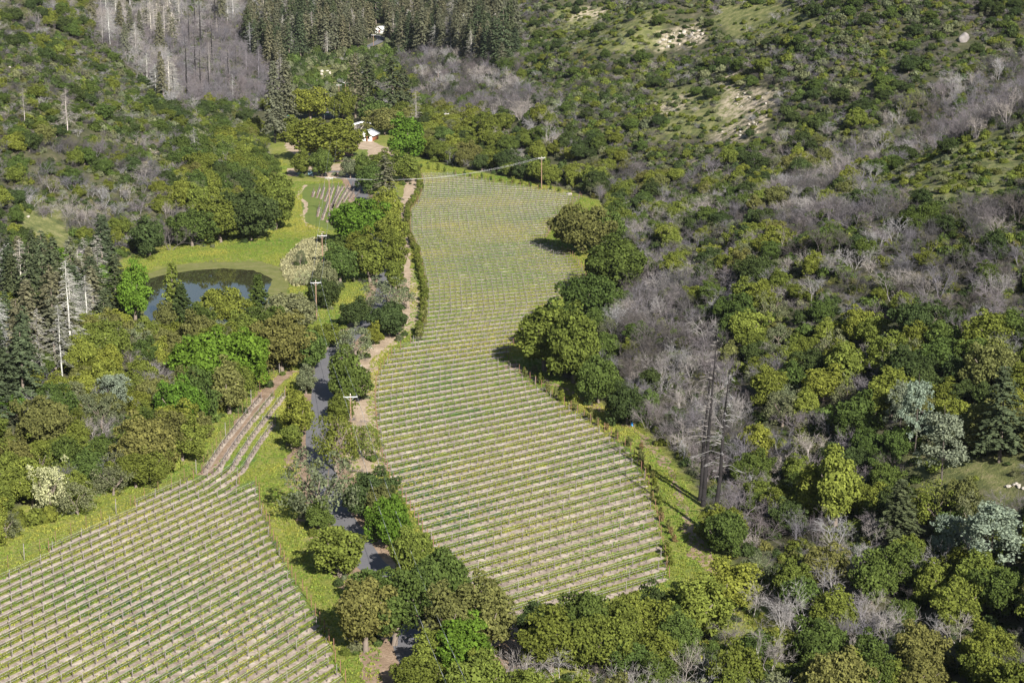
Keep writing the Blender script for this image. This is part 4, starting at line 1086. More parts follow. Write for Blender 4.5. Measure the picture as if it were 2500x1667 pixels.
def ordinal(n):
    """1 -> first"""
    if n <= 20: return (['first'] + [o.split()[0] for o in ORD[1:]])[n - 1]
    t, u = divmod(n, 10)
    if n >= 100: return str(n) + 'th'
    return TENS[t - 2] + ('-' + UNITS[u - 1] if u else '').replace('', '') if u else TENS[t - 2][:-1] + 'ieth'

def autolabel(items):
    cnt = {}
    rows = []
    for p in items:
        d2 = [(math.hypot(p['px'] - a, p['py'] - b), n, a, b) for n, a, b in LAND]
        dist, n, a, b = min(d2)
        dx, dy = p['px'] - a, p['py'] - b
        dr = ('right of' if dx > 0 else 'left of') if abs(dx) > abs(dy) else ('below' if dy > 0 else 'above')
        rows.append((dist, n, dr, p))
    rows.sort(key=lambda t: t[0])
    for dist, n, dr, p in rows:
        noun = KINDS[p['kind']][3]
        key = (p['tint'], noun, n, dr)
        cnt[key] = cnt.get(key, 0) + 1
        k = cnt[key]
        near = 'nearest' if k == 1 else ordinal(k) + ' nearest'
        p['label'] = '%s %s, %s such %s the %s' % (p['tint'], noun, near, dr, n)

for p in PLANTS:
    p['px'], p['py'], dd = (float(v) for v in project(p['x'], p['y'], p['z'] + p['h'] * 0.55))
    p['size'] = math.sqrt(p['w'] * p['h']) * F / dd
    m = 0.45 * p['w'] * F / dd
    p['inside'] = (-m < p['px'] < 2500 + m) and (-m < p['py'] < 1667 + m)
LIMIT = {'oak': 300, 'bare': 300, 'shrub': 290, 'snag': 200, 'fir': 290, 'burnt': 120, 'pine': 99, 'youngfir': 99}
ONE, REST = [], []
for kinds in (('oak', 'airy'), ('bare',), ('shrub',), ('snag',), ('fir',), ('burnt',), ('pine',), ('youngfir',)):
    L = [p for p in PLANTS if p['kind'] in kinds]
    L.sort(key=lambda p: -(1e6 * p['hand'] + p['size']) if p['inside'] else 0)
    n = sum(1 for p in L if p['inside'])
    lim = min(LIMIT[kinds[0]], n)
    ONE += L[:lim]; REST += L[lim:]
autolabel([p for p in ONE if not p['label']])
rp = np.random.default_rng(5)
SEEN_OBJ = {}
for p in ONE:
    plant(p['kind'], p['x'], p['y'], p['z'], p['w'], p['h'], p['tint'], rp, p['label'], p['bark'], p['var'], p['lean'])
print('plants', len(PLANTS), 'individuals', len(ONE), {k: sum(1 for p in PLANTS if p['kind'] == k) for k in PROTO})

# the rest of the wood: one mass per kind, instanced on points
def first_with(mesh):
    for o in bpy.data.objects:
        if o.data == mesh: return o

def mass(name, label, cat, plants, protos, kinds_part):
    """one object: points carrying copies of plants too many to be built one by one"""
    n = len(plants)
    r = np.random.default_rng(len(name))
    me = bpy.data.meshes.new(name)
    me.vertices.add(n)
    me.vertices.foreach_set('co', np.array([(p['x'], p['y'], p['z']) for p in plants], np.float32).ravel())
    idx = np.zeros(n, np.int32); sc = np.zeros((n, 3), np.float32); rot = np.zeros((n, 3), np.float32)
    tint = np.ones((n, 4), np.float32); bark = np.ones((n, 4), np.float32)
    for i, p in enumerate(plants):
        ks = [j for j, q in enumerate(protos) if q[0] == p['kind']]
        idx[i] = ks[int(r.integers(len(ks)))]
        q = protos[idx[i]][1]
        sc[i] = (p['w'] / q[2], p['w'] / q[2], p['h'] / q[3]); rot[i, 2] = r.uniform(0, 6.283)
        t = jitter_tint(TINT[p['tint']], r); tint[i, :3] = t
        bark[i, :3] = TINT[p['bark']] if p['bark'] else (t if p['kind'] in ('bare', 'snag', 'burnt') else BARKTINT)
    for nm, ty, arr, key in (('pick', 'INT', idx, 'value'), ('psize', 'FLOAT_VECTOR', sc, 'vector'), ('pturn', 'FLOAT_VECTOR', rot, 'vector'),
                             ('leaf_tint', 'FLOAT_COLOR', tint, 'color'), ('bark_tint', 'FLOAT_COLOR', bark, 'color')):
        a = me.attributes.new(nm, ty, 'POINT'); a.data.foreach_set(key, arr.ravel())
    o = link(name, me)
    tag(o, label, cat, None, 'stuff')
    ng = bpy.data.node_groups.new(name + '_points', 'GeometryNodeTree')
    ng.interface.new_socket('Geometry', in_out='INPUT', socket_type='NodeSocketGeometry')
    ng.interface.new_socket('Geometry', in_out='OUTPUT', socket_type='NodeSocketGeometry')
    N, L = ng.nodes, ng.links
    gi = N.new('NodeGroupInput'); go = N.new('NodeGroupOutput'); jn = N.new('GeometryNodeJoinGeometry')
    def attr(nm, ty):
        x = N.new('GeometryNodeInputNamedAttribute'); x.data_type = ty; x.inputs['Name'].default_value = nm
        return x.outputs['Attribute']
    for part, col in ((0, 'bark_tint'), (1, 'leaf_tint')):
        for j, q in enumerate(protos):
            m = q[1][part]
            if m is None: continue
            src = first_with(m)
            if src is None: continue
            cmpn = N.new('FunctionNodeCompare'); cmpn.data_type = 'INT'; cmpn.operation = 'EQUAL'
            L.new(attr('pick', 'INT'), cmpn.inputs[2]); cmpn.inputs[3].default_value = j
            oi = N.new('GeometryNodeObjectInfo'); oi.transform_space = 'ORIGINAL'
            oi.inputs['Object'].default_value = src; oi.inputs['As Instance'].default_value = True
            ip = N.new('GeometryNodeInstanceOnPoints')
            L.new(gi.outputs[0], ip.inputs['Points']); L.new(cmpn.outputs[0], ip.inputs['Selection'])
            L.new(oi.outputs['Geometry'], ip.inputs['Instance'])
            L.new(attr('pturn', 'FLOAT_VECTOR'), ip.inputs['Rotation']); L.new(attr('psize', 'FLOAT_VECTOR'), ip.inputs['Scale'])
            st = N.new('GeometryNodeStoreNamedAttribute'); st.data_type = 'FLOAT_COLOR'; st.domain = 'INSTANCE'
            st.inputs['Name'].default_value = 'tint'
            L.new(ip.outputs[0], st.inputs['Geometry']); L.new(attr(col, 'FLOAT_COLOR'), st.inputs['Value'])
            L.new(st.outputs[0], jn.inputs[0])
    L.new(jn.outputs[0], go.inputs[0])
    md = o.modifiers.new('points', 'NODES'); md.node_group = ng
    return o

def attach_points(o, srcs):
    ng = bpy.data.node_groups.new(o.name + '_points', 'GeometryNodeTree')
    ng.interface.new_socket('Geometry', in_out='INPUT', socket_type='NodeSocketGeometry')
    ng.interface.new_socket('Geometry', in_out='OUTPUT', socket_type='NodeSocketGeometry')
    N, L = ng.nodes, ng.links
    gi = N.new('NodeGroupInput'); go = N.new('NodeGroupOutput'); jn = N.new('GeometryNodeJoinGeometry')
    def attr(nm, ty):
        x = N.new('GeometryNodeInputNamedAttribute'); x.data_type = ty; x.inputs['Name'].default_value = nm
        return x.outputs['Attribute']
    for j, (src, col) in enumerate(srcs):
        c = N.new('FunctionNodeCompare'); c.data_type = 'INT'; c.operation = 'EQUAL'
        L.new(attr('pick', 'INT'), c.inputs[2]); c.inputs[3].default_value = j
        oi = N.new('GeometryNodeObjectInfo'); oi.transform_space = 'ORIGINAL'; oi.inputs['Object'].default_value = src; oi.inputs['As Instance'].default_value = True
        ip = N.new('GeometryNodeInstanceOnPoints')
        L.new(gi.outputs[0], ip.inputs['Points']); L.new(c.outputs[0], ip.inputs['Selection']); L.new(oi.outputs['Geometry'], ip.inputs['Instance'])
        L.new(attr('pturn', 'FLOAT_VECTOR'), ip.inputs['Rotation']); L.new(attr('psize', 'FLOAT_VECTOR'), ip.inputs['Scale'])
        st = N.new('GeometryNodeStoreNamedAttribute'); st.data_type = 'FLOAT_COLOR'; st.domain = 'INSTANCE'; st.inputs['Name'].default_value = 'tint'
        L.new(ip.outputs[0], st.inputs['Geometry']); L.new(attr(col, 'FLOAT_COLOR'), st.inputs['Value'])
        L.new(st.outputs[0], jn.inputs[0])
    L.new(jn.outputs[0], go.inputs[0])
    md = o.modifiers.new('points', 'NODES'); md.node_group = ng

def rest_of(*kinds): return [p for p in REST if p['kind'] in kinds]
for nm, lab, cat, ks in (('distant_oak_forest', 'mass of further oaks covering the slopes behind the nearer ones', 'forest', ('oak', 'airy')),
                         ('burned_woodland', 'mass of further leafless grey trees on the slopes', 'burned wood', ('bare',)),
                         ('chaparral', 'low green brush covering the slopes between the trees', 'brush', ('shrub',)),
                         ('distant_conifer_forest', 'further firs and dead conifers on the slopes at the head of the valley', 'forest', ('fir', 'snag', 'burnt'))):
    L = rest_of(*ks)
    if L: mass(nm, lab, cat, L, [(k, q) for k in ks for q in PROTO[k]], ks)
mass('undergrowth', 'low tangled brush, part green and part dead, between the trees of the slopes', 'undergrowth', UNDER, [(k, q) for k in ('shrub', 'bare') for q in PROTO[k]], None)

# ------------------------------------------------------------------ vineyards
def cut_row(C, poly):
    """pieces of a dense pixel polyline that lie inside a pixel polygon"""
    ins = poly_in(C[:, 0], C[:, 1], poly)
    out, cur = [], []
    for c, i in zip(C, ins):
        if i: cur.append(c)
        elif cur: out.append(np.array(cur)); cur = []
    if cur: out.append(np.array(cur))
    return [c for c in out if len(c) > 3]

def resample(P, step, off=0.0):
    s = np.concatenate([[0], np.cumsum(np.linalg.norm(np.diff(P, axis=0), axis=1))])
    t = np.arange(off, s[-1], step)
    return np.column_stack([np.interp(t, s, P[:, 0]), np.interp(t, s, P[:, 1])]), s[-1]

ROWS = []      # (field, row number, world polyline, soil width)
# central vineyard: rows follow the slope they have in the photo
yc = 1560.0; n = 0
while yc > 425:
    m = np.interp(yc, [420, 480, 600, 750, 1000, 1200, 1400, 1600], [0.03, 0.045, 0.065, 0.10, 0.205, 0.265, 0.30, 0.31])
    xs = np.arange(880, 1700, 2.0)
    C = np.column_stack([xs, yc - m * (xs - 1150) + 6e-6 * m * (xs - 1150) ** 2])
    gap = 8.8e-6 * (yc + 250) ** 2
    for piece in cut_row(C, MAIN):
        X, Y = flat(piece[:, 0], piece[:, 1])
        ROWS.append(('main', n, np.column_stack([X, Y]), float(np.interp(n, [0, 40, 75, 100], [1.35, 1.25, 1.0, 0.95]))))
    yc -= gap; n += 1
# lower vineyard: straight parallel rows, the first ones swinging round at the top
vx, vy = flat(np.array([700.0, 702.0]), np.array([1500.0, 1500.0 - 2 * 0.585]))
th = math.atan2(vy[1] - vy[0], vx[1] - vx[0])
dirv = np.array([math.cos(th), math.sin(th)]); nrm = np.array([-dirv[1], dirv[0]])
ax, ay = flat(np.array([486.0]), np.array([1168.0]))
A0 = np.array([ax[0], ay[0]])
SP_L = 2.35
curve_px = np.array([(489, 1168), (516, 1130), (545, 1088), (590, 1030), (640, 970), (655, 950)], float)
cxw = smooth_path(np.column_stack(flat(curve_px[:, 0], curve_px[:, 1])), 10)
for k in range(-1, 60):
    base = A0 - nrm * SP_L * k
    if k < 5:
        T = np.gradient(cxw, axis=0); T /= np.linalg.norm(T, axis=1, keepdims=True)
        Nn = np.column_stack([-T[:, 1], T[:, 0]])
        fade = np.linspace(0, 1, len(cxw))[:, None]
        up = cxw - Nn * SP_L * (k * 0.95)
        st = np.array([base - dirv * s for s in np.arange(220, 6, -1.0)])
        P = np.concatenate([st, smooth_path(np.concatenate([[base - dirv * 5], up[4::6]]), 8)])
    else:
        P = np.array([base + dirv * s for s in np.arange(-260, 90, 1.0)])
    P = resample(P, 0.8)[0]
    px, py, _ = project(P[:, 0], P[:, 1], np.zeros(len(P)))
    ins = poly_in(px, py, LEFT)
    segs, cur = [], []
    for c, i in zip(P, ins):
        if i: cur.append(c)
        elif cur: segs.append(np.array(cur)); cur = []
    if cur: segs.append(np.array(cur))
    for sgm in segs:
        if len(sgm) > 6: ROWS.append(('left', k + 1, sgm, 0.98))
# small vineyard: short rows pointing up the valley
for k, (x0, y0, x1, y1) in enumerate([(762, 482, 767, 468), (773, 484, 781, 460), (783, 487, 792, 457), (793, 493, 806, 457), (775, 530, 780, 506), (786, 538, 815, 457),
                                      (798, 544, 827, 456), (808, 510, 838, 456), (821, 508, 851, 456), (838, 495, 862, 456), (811, 550, 817, 528), (826, 546, 835, 510),
                                      (852, 490, 872, 457), (863, 492, 880, 470)]):
    X, Y = flat(np.array([x0, x1], float), np.array([y0, y1], float))
    P = np.column_stack([np.linspace(X[0], X[1], 40), np.linspace(Y[0], Y[1], 40)])
    ROWS.append(('small', k, P, 0.95))

def soil_strip(P, width, parent, seed, z):
    Q, L = resample(P, 0.7)
    if len(Q) < 3: return
    T = np.gradient(Q, axis=0); T /= np.linalg.norm(T, axis=1, keepdims=True) + 1e-9
    N = np.column_stack([-T[:, 1], T[:, 0]])
    u = np.arange(len(Q)) * 0.7
    wa = width / 2 * (1 + 0.22 * vnoise(u / 1.1, u * 0 + seed, 21) + 0.10 * vnoise(u / 7, u * 0 + seed, 22))
    wb = width / 2 * (1 + 0.22 * vnoise(u / 1.1, u * 0 + seed + 40, 23) + 0.10 * vnoise(u / 7, u * 0 + seed, 24))
    wa[0] = wb[0] = wa[-1] = wb[-1] = width * 0.25
    V = np.concatenate([np.column_stack([Q + N * wa[:, None], np.full(len(Q), z)]), np.column_stack([Q - N * wb[:, None], np.full(len(Q), z)])])
    k = len(Q); i = np.arange(k - 1)
    link('soil_strip', mesh_np('soil_strip', V, np.stack([i, i + k, i + k + 1, i + 1], 1), None, M_SOIL), parent)

VG_SMALL = sheet('vineyard_ground', SMALL, 0.03, ground_mat('small_vineyard_grass', [(0.3, (0.10, 0.15, 0.028)), (0.7, (0.19, 0.215, 0.05))], 0.2, 2.0),
                 'mown grass of the small vineyard above the pond', 'vineyard', 0.4, 1.5, 12)
VG = {'main': VG_MAIN, 'left': VG_LEFT, 'small': VG_SMALL}

def box_post(name, h, w, mat):
    mb = MB(); mb.tubes([(0, 0, -0.3)], [(0, 0, h)], w, w * 0.92, 5)
    return mb.mesh(name, mat)
POST = {'main': box_post('trellis_post', 1.75, 0.045, M_POSTGREY), 'left': box_post('trellis_post', 1.65, 0.045, M_POSTGREY), 'small': box_post('trellis_post', 1.6, 0.045, M_POSTGREY)}
ENDPOST = box_post('end_post', 1.95, 0.06, M_POSTRED)

def vine_mesh(seed, half):
    r = np.random.default_rng(seed); mb = MB()
    b = r.uniform(-0.10, 0.10, 2)
    mb.path([(0, 0, -0.15), (b[0], b[1] * 0.5, 0.45), (b[0] * 0.4, 0, 0.84)], [0.075, 0.058, 0.055], 5)
    for s in (-1, 1):
        x = np.linspace(0, s * half, 5)
        mb.path(np.column_stack([x, r.normal(size=5) * 0.02, 0.86 + r.normal(size=5) * 0.025]), [0.052, 0.046, 0.042, 0.038, 0.030], 4)
        for q in np.linspace(0.15, 0.95, 5):
            mb.path([(s * half * q, 0, 0.88), (s * half * q + r.normal() * 0.03, r.normal() * 0.04, 0.88 + r.uniform(0.08, 0.20))], [0.026, 0.016], 3)
    return mb.mesh('grapevine', M_CORDON)
VINES = {'main': [vine_mesh(600 + i, 0.74) for i in range(4)], 'left': [vine_mesh(620 + i, 1.12) for i in range(4)], 'small': [vine_mesh(640 + i, 0.7) for i in range(2)]}
VSTEP = {'main': 1.5, 'left': 2.3, 'small': 1.5}
PEVERY = {'main': 4, 'left': 3, 'small': 5}
FIELDNAME = {'main': 'large central vineyard', 'left': 'lower vineyard in the bottom corner', 'small': 'small vineyard above the pond'}
vines = []
rowcount = {}
rv = np.random.default_rng(91)
for ri, (field, num, P, sw) in enumerate(ROWS):
    _, L = resample(P, 1.0)
    if L < 3: continue
    soil_strip(P, sw, VG[field], ri * 3.7, 0.06)
    px, py, d = project(P[:, 0], P[:, 1], np.zeros(len(P)))
    if not ((px > -30) & (px < 2530) & (py > 0) & (py < 1700)).any(): continue
    rowcount[field] = rowcount.get(field, 0) + 1
    k = rowcount[field]
    if field == 'main': lab = 'trellis row with thin posts, %s from the bottom of the large central vineyard' % ordinal(k)
    elif field == 'left': lab = 'trellis row with thin posts, %s from the fence side of the lower vineyard' % ordinal(k)
    else: lab = 'short trellis row, %s from the path side of the small vineyard above the pond' % ordinal(k)
    root = link('trellis_row', None, None, (P[0, 0], P[0, 1], 0)); root.empty_display_size = 0.3
    tag(root, lab, 'trellis', 'trellis rows of the ' + FIELDNAME[field])
    base = P[0]
    Q, _ = resample(P, VSTEP[field], 0.7)
    for j in range(len(Q)):
        a = Q[max(j - 1, 0)]; b = Q[min(j + 1, len(Q) - 1)]
        ang = math.atan2(b[1] - a[1], b[0] - a[0])
        pj = project(Q[j, 0], Q[j, 1], 0.5)
        if not (-20 < pj[0] < 2520 and pj[1] < 1690): continue
        if field == 'main' and rv.random() < 0.03: continue
        vines.append((float(pj[2]), field, k, j + 1, Q[j, 0], Q[j, 1], ang))
        if j % PEVERY[field] == (k * 2) % PEVERY[field]:
            o = link('post', POST[field], root, (Q[j, 0] - base[0] + 0.12 * math.cos(ang), Q[j, 1] - base[1] + 0.12 * math.sin(ang), 0.0))
            o.scale = (1, 1, float(rv.uniform(0.86, 1.08)))
    for e in (P[0], P[-1]):
        pe = project(e[0], e[1], 0)
        if -20 < pe[0] < 2520 and pe[1] < 1690:
            link('end_post', ENDPOST, root, (e[0] - base[0], e[1] - base[1], 0))
    W = resample(P, 6.0)[0]
    if len(W) > 1:
        mb = MB()
        for hz in (0.86, 1.25):
            mb.path(np.column_stack([W - base, np.full(len(W), hz)]), 0.012, 3)
        link('wire', mb.mesh('wire', M_WIRE), root)
vines.sort(key=lambda t: t[0])
print('rows', rowcount, 'vines', len(vines))
def vine_label(v):
    return 'leafless grapevine, %s along its row, row %s from the fence side of the lower vineyard' % (ordinal(v[3]), ordinal(v[2]))
lv = [v for v in vines if v[1] == 'left'][:300]
chosen = set(id(v) for v in lv)
for v in lv:
    o = link('grapevine', VINES['left'][int(rv.integers(4))], None, (v[4], v[5], 0.05), v[6])
    s = float(rv.uniform(0.92, 1.1)); o.scale = (1, 1, s)
    tag(o, vine_label(v), 'grapevine', 'grapevines of the lower vineyard')
def vine_mass(name, label, vs, protos):
    n = len(vs)
    me = bpy.data.meshes.new(name)
    me.vertices.add(n); me.vertices.foreach_set('co', np.array([(v[4], v[5], 0.05) for v in vs], np.float32).ravel())
    rot = np.zeros((n, 3), np.float32); rot[:, 2] = [v[6] for v in vs]
    pick = rv.integers(0, len(protos), n).astype(np.int32)
    a = me.attributes.new('pturn', 'FLOAT_VECTOR', 'POINT'); a.data.foreach_set('vector', rot.ravel())
    a = me.attributes.new('pick', 'INT', 'POINT'); a.data.foreach_set('value', pick)
    o = link(name, me); tag(o, label, 'grapevines', None, 'stuff')
    ng = bpy.data.node_groups.new(name + '_points', 'GeometryNodeTree')
    ng.interface.new_socket('Geometry', in_out='INPUT', socket_type='NodeSocketGeometry')
    ng.interface.new_socket('Geometry', in_out='OUTPUT', socket_type='NodeSocketGeometry')
    N, L = ng.nodes, ng.links
    gi = N.new('NodeGroupInput'); go = N.new('NodeGroupOutput'); jn = N.new('GeometryNodeJoinGeometry')
    for j, src in enumerate(protos):
        na = N.new('GeometryNodeInputNamedAttribute'); na.data_type = 'INT'; na.inputs['Name'].default_value = 'pick'
        nr = N.new('GeometryNodeInputNamedAttribute'); nr.data_type = 'FLOAT_VECTOR'; nr.inputs['Name'].default_value = 'pturn'
        c = N.new('FunctionNodeCompare'); c.data_type = 'INT'; c.operation = 'EQUAL'
        L.new(na.outputs['Attribute'], c.inputs[2]); c.inputs[3].default_value = j
        oi = N.new('GeometryNodeObjectInfo'); oi.transform_space = 'ORIGINAL'; oi.inputs['Object'].default_value = src; oi.inputs['As Instance'].default_value = True
        ip = N.new('GeometryNodeInstanceOnPoints')
        L.new(gi.outputs[0], ip.inputs['Points']); L.new(c.outputs[0], ip.inputs['Selection']); L.new(oi.outputs['Geometry'], ip.inputs['Instance'])
        L.new(nr.outputs['Attribute'], ip.inputs['Rotation'])
        L.new(ip.outputs[0], jn.inputs[0])
    L.new(jn.outputs[0], go.inputs[0])
    md = o.modifiers.new('points', 'NODES'); md.node_group = ng
    return o
# one real vine of each shape heads the further rows of the central vineyard
heads = []
mv = [v for v in vines if v[1] == 'main']
for i in range(4):
    v = mv[i]; chosen.add(id(v))
    o = link('grapevine', VINES['main'][i], None, (v[4], v[5], 0.05), v[6])
    tag(o, 'leafless grapevine, %s along its row, row %s from the bottom of the central vineyard' % (ordinal(v[3]), ordinal(v[2])), 'grapevine', 'grapevines of the central vineyard')
    heads.append(o)
vine_mass('far_vines', 'leafless vines filling the rows of the central and small vineyards', [v for v in vines if v[1] != 'left' and id(v) not in chosen], heads)
lh = [first_with(m) for m in VINES['left']]
vine_mass('far_vines', 'leafless vines filling the upper rows of the lower vineyard', [v for v in vines if v[1] == 'left' and id(v) not in chosen], [o for o in lh if o])

# ------------------------------------------------------------------ grass standing on the meadows and between the vine rows
def tuft_mesh(seed):
    r = np.random.default_rng(seed); V = []; 
    for k in range(9):
        a = r.uniform(0, 6.283); c = np.array([math.cos(a), math.sin(a), 0]); s_ = np.array([-c[1], c[0], 0])
        b = r.uniform(-0.28, 0.28, 3) * np.array([1, 1, 0]); h = r.uniform(0.14, 0.34); w_ = r.uniform(0.05, 0.11)
        V += [b - s_ * w_, b + s_ * w_, b + c * h * 0.5 + s_ * w_ * 0.6 + np.array([0, 0, h]), b + c * h * 0.5 - s_ * w_ * 0.6 + np.array([0, 0, h])]
    return mesh_np('grass_tuft', np.array(V), np.arange(36).reshape(-1, 4), None, M_LEAF)
TUFTS = [tuft_mesh(900 + i) for i in range(3)]
tuft_src = []
for i, (tx, ty, tl) in enumerate([(300, 1190, 'tall grass tuft on the meadow strip above the fence'), (690, 1230, 'tall grass tuft on the meadow strip beside the road'),
                                  (820, 760, 'tall grass tuft on the grass below the pond pole')]):
    gx_, gy_ = flat(np.array([tx * 1.0]), np.array([ty * 1.0]))
    o = link('grass_tuft', TUFTS[i], None, (float(gx_[0]), float(gy_[0]), 0.02)); o.scale = (1.6, 1.6, 1.6); o['tint'] = (0.2, 0.23, 0.05)
    tag(o, tl, 'grass tuft'); tuft_src.append(o)
def grass_points():
    r = np.random.default_rng(66)
    out = []
    n = 420000
    X = r.uniform(-130, 75, n); Y = r.uniform(205, 720, n)
    px, py, d = project(X, Y, 0 * X)
    wl, wr = side_w(X, Y)
    fm, fl = poly_in(px, py, MAIN), poly_in(px, py, LEFT)
    ok = (np.maximum(wl, wr) < 2.0) & (px > -30) & (px < 2530) & (py < 1690)
    for k, q in enumerate(BARE): ok &= ~poly_in(px, py, q)
    ok &= np.abs(X - np.interp(Y, ROADY, ROADX)) > 4.2
    ok &= ~(poly_in(px, py, SMALL))
    # between vine rows only
    rows = np.concatenate([resample(P, 1.0)[0] for f, k, P, w_ in ROWS if f != 'small'])
    cell = {}
    for a, b in rows: cell.setdefault((int(a // 2), int(b // 2)), []).append((a, b))
    nz = 0.7 * vnoise(X / 12, Y / 12, 41) + 0.5 * vnoise(X / 3, Y / 3, 42)
    ok &= r.random(n) < np.where(fm | fl, 0.8, 0.85) * (0.8 + 0.25 * nz)
    for i in np.nonzero(ok)[0]:
        if fm[i] or fl[i]:
            lim = (0.72 if fm[i] else 0.6) ** 2
            cx, cy = int(X[i] // 2), int(Y[i] // 2); near = False
            for u in (-1, 0, 1):
                for v in (-1, 0, 1):
                    for a, b in cell.get((cx + u, cy + v), ()):
                        if (a - X[i]) ** 2 + (b - Y[i]) ** 2 < lim: near = True; break
                    if near: break
                if near: break
            if near: continue
        k = np.clip(0.5 + 0.5 * nz[i] + r.uniform(-0.3, 0.3), 0, 1)
        c = np.array((0.115, 0.195, 0.034)) * (1 - k) + np.array((0.27, 0.265, 0.06)) * k
        s_ = r.uniform(0.45, 1.0)
        out.append((X[i], Y[i], c, s_))
    for i in range(2600):      # dry reeds above the pond
        a = r.uniform(680, 805); b = r.uniform(570, 700)
        if not poly_in(np.array([a]), np.array([b]), [(690, 640), (740, 590), (800, 575), (800, 640), (770, 690), (720, 700), (690, 670)])[0]: continue
        gx, gy = flat(np.array([a]), np.array([b]))
        out.append((gx[0], gy[0], np.array((0.30, 0.29, 0.17)) * r.uniform(0.6, 1.2), r.uniform(1.5, 3.2)))
    return out
BARE = [[(330, 690), (380, 650), (520, 640), (640, 640), (705, 660), (705, 785), (600, 825), (400, 825), (330, 770)],
        [(985, 420), (1030, 420), (1005, 520), (1000, 780), (960, 835), (905, 880), (895, 1000), (910, 1160), (880, 1160), (860, 1000), (862, 900), (900, 850), (970, 800), (975, 560), (960, 520)],
        [(700, 400), (1010, 390), (1010, 440), (700, 445)], [(690, 290), (990, 290), (990, 400), (690, 400)],
        [(690, 905), (720, 905), (640, 1000), (500, 1170), (480, 1160), (590, 1000)],
        [(930, 1560), (1300, 1560), (1300, 1700), (930, 1700)]]
def grass_mass(pts):
    n = len(pts); r = np.random.default_rng(3)
    me = bpy.data.meshes.new('meadow_grass'); me.vertices.add(n)
    me.vertices.foreach_set('co', np.array([(p[0], p[1], 0.03) for p in pts], np.float32).ravel())
    sc = np.array([(p[3],) * 3 for p in pts], np.float32); rot = np.zeros((n, 3), np.float32); rot[:, 2] = r.uniform(0, 6.283, n)
    tint = np.ones((n, 4), np.float32); tint[:, :3] = [p[2] for p in pts]
    for nm, ty, arr, key in (('pick', 'INT', r.integers(0, 3, n).astype(np.int32), 'value'), ('psize', 'FLOAT_VECTOR', sc, 'vector'), ('pturn', 'FLOAT_VECTOR', rot, 'vector'),
                             ('leaf_tint', 'FLOAT_COLOR', tint, 'color')):
        a = me.attributes.new(nm, ty, 'POINT'); a.data.foreach_set(key, arr.ravel())
    o = link('meadow_grass', me); tag(o, 'short spring grass over the meadows and between the vine rows', 'grass', None, 'stuff')
    attach_points(o, [(src, 'leaf_tint') for src in tuft_src])
gp_ = grass_points(); print('grass', len(gp_)); grass_mass(gp_)

# ------------------------------------------------------------------ saplings and shrubs along the field edges
def along(px, step, jit, r):
    p = np.array(px, float)
    X, Y = flat(p[:, 0], p[:, 1])
    P = resample(np.column_stack([X, Y]), step)[0]
    return P + r.normal(size=P.shape) * jit
SAPLING = [crown_mesh('sapling_leaves', 700 + i, 0.75, -0.2, 2.6, 16, 30, 0.17, (0.3, 0.5), 0.5) for i in range(3)]
re_ = np.random.default_rng(33)
def sapling_row(px, step, jit, sc, tints, name, fmt, group, cat='shrub'):
    for i, q in enumerate(along(px, step, jit, re_)):
        o = link(name, SAPLING[int(re_.integers(3))], None, (q[0], q[1], 0.0), float(re_.uniform(0, 6.28)))
        s = float(re_.uniform(*sc)); o.scale = (s, s, s * float(re_.uniform(0.8, 1.25)))
        o['tint'] = jitter_tint(TINT[tints[int(re_.integers(len(tints)))]], re_, 0.2)
        tag(o, fmt % ordinal(i + 1), cat, group)
sapling_row([(1022, 830), (1030, 800), (1034, 771), (1036, 735), (1034, 701), (1026, 660), (1016, 617), (1003, 590), (995, 570), (995, 515), (1012, 495), (1022, 478), (1025, 440), (1018, 415)],
            3.4, 0.3, (0.75, 1.25), [O, BO, O], 'hedge_sapling', 'slender olive sapling, %s from the bend up the row beside the dirt track', 'saplings beside the dirt track')
sapling_row([(1030, 410), (1075, 418), (1180, 438), (1320, 460), (1400, 474)], 5.2, 0.5, (0.6, 0.95), [O, G], 'edge_sapling',
            'small green sapling, %s from the farm end along the vineyard top edge', 'saplings on the vineyard top edge')
sapling_row([(1275, 910), (1385, 990), (1475, 1048), (1548, 1098), (1596, 1190), (1622, 1290), (1640, 1400)], 3.6, 0.5, (0.45, 0.85), [BO, BO, 'rusty', O], 'edge_bush',
            'rusty-brown bush at a row end, %s down the forest side of the central vineyard', 'bushes at the row ends')

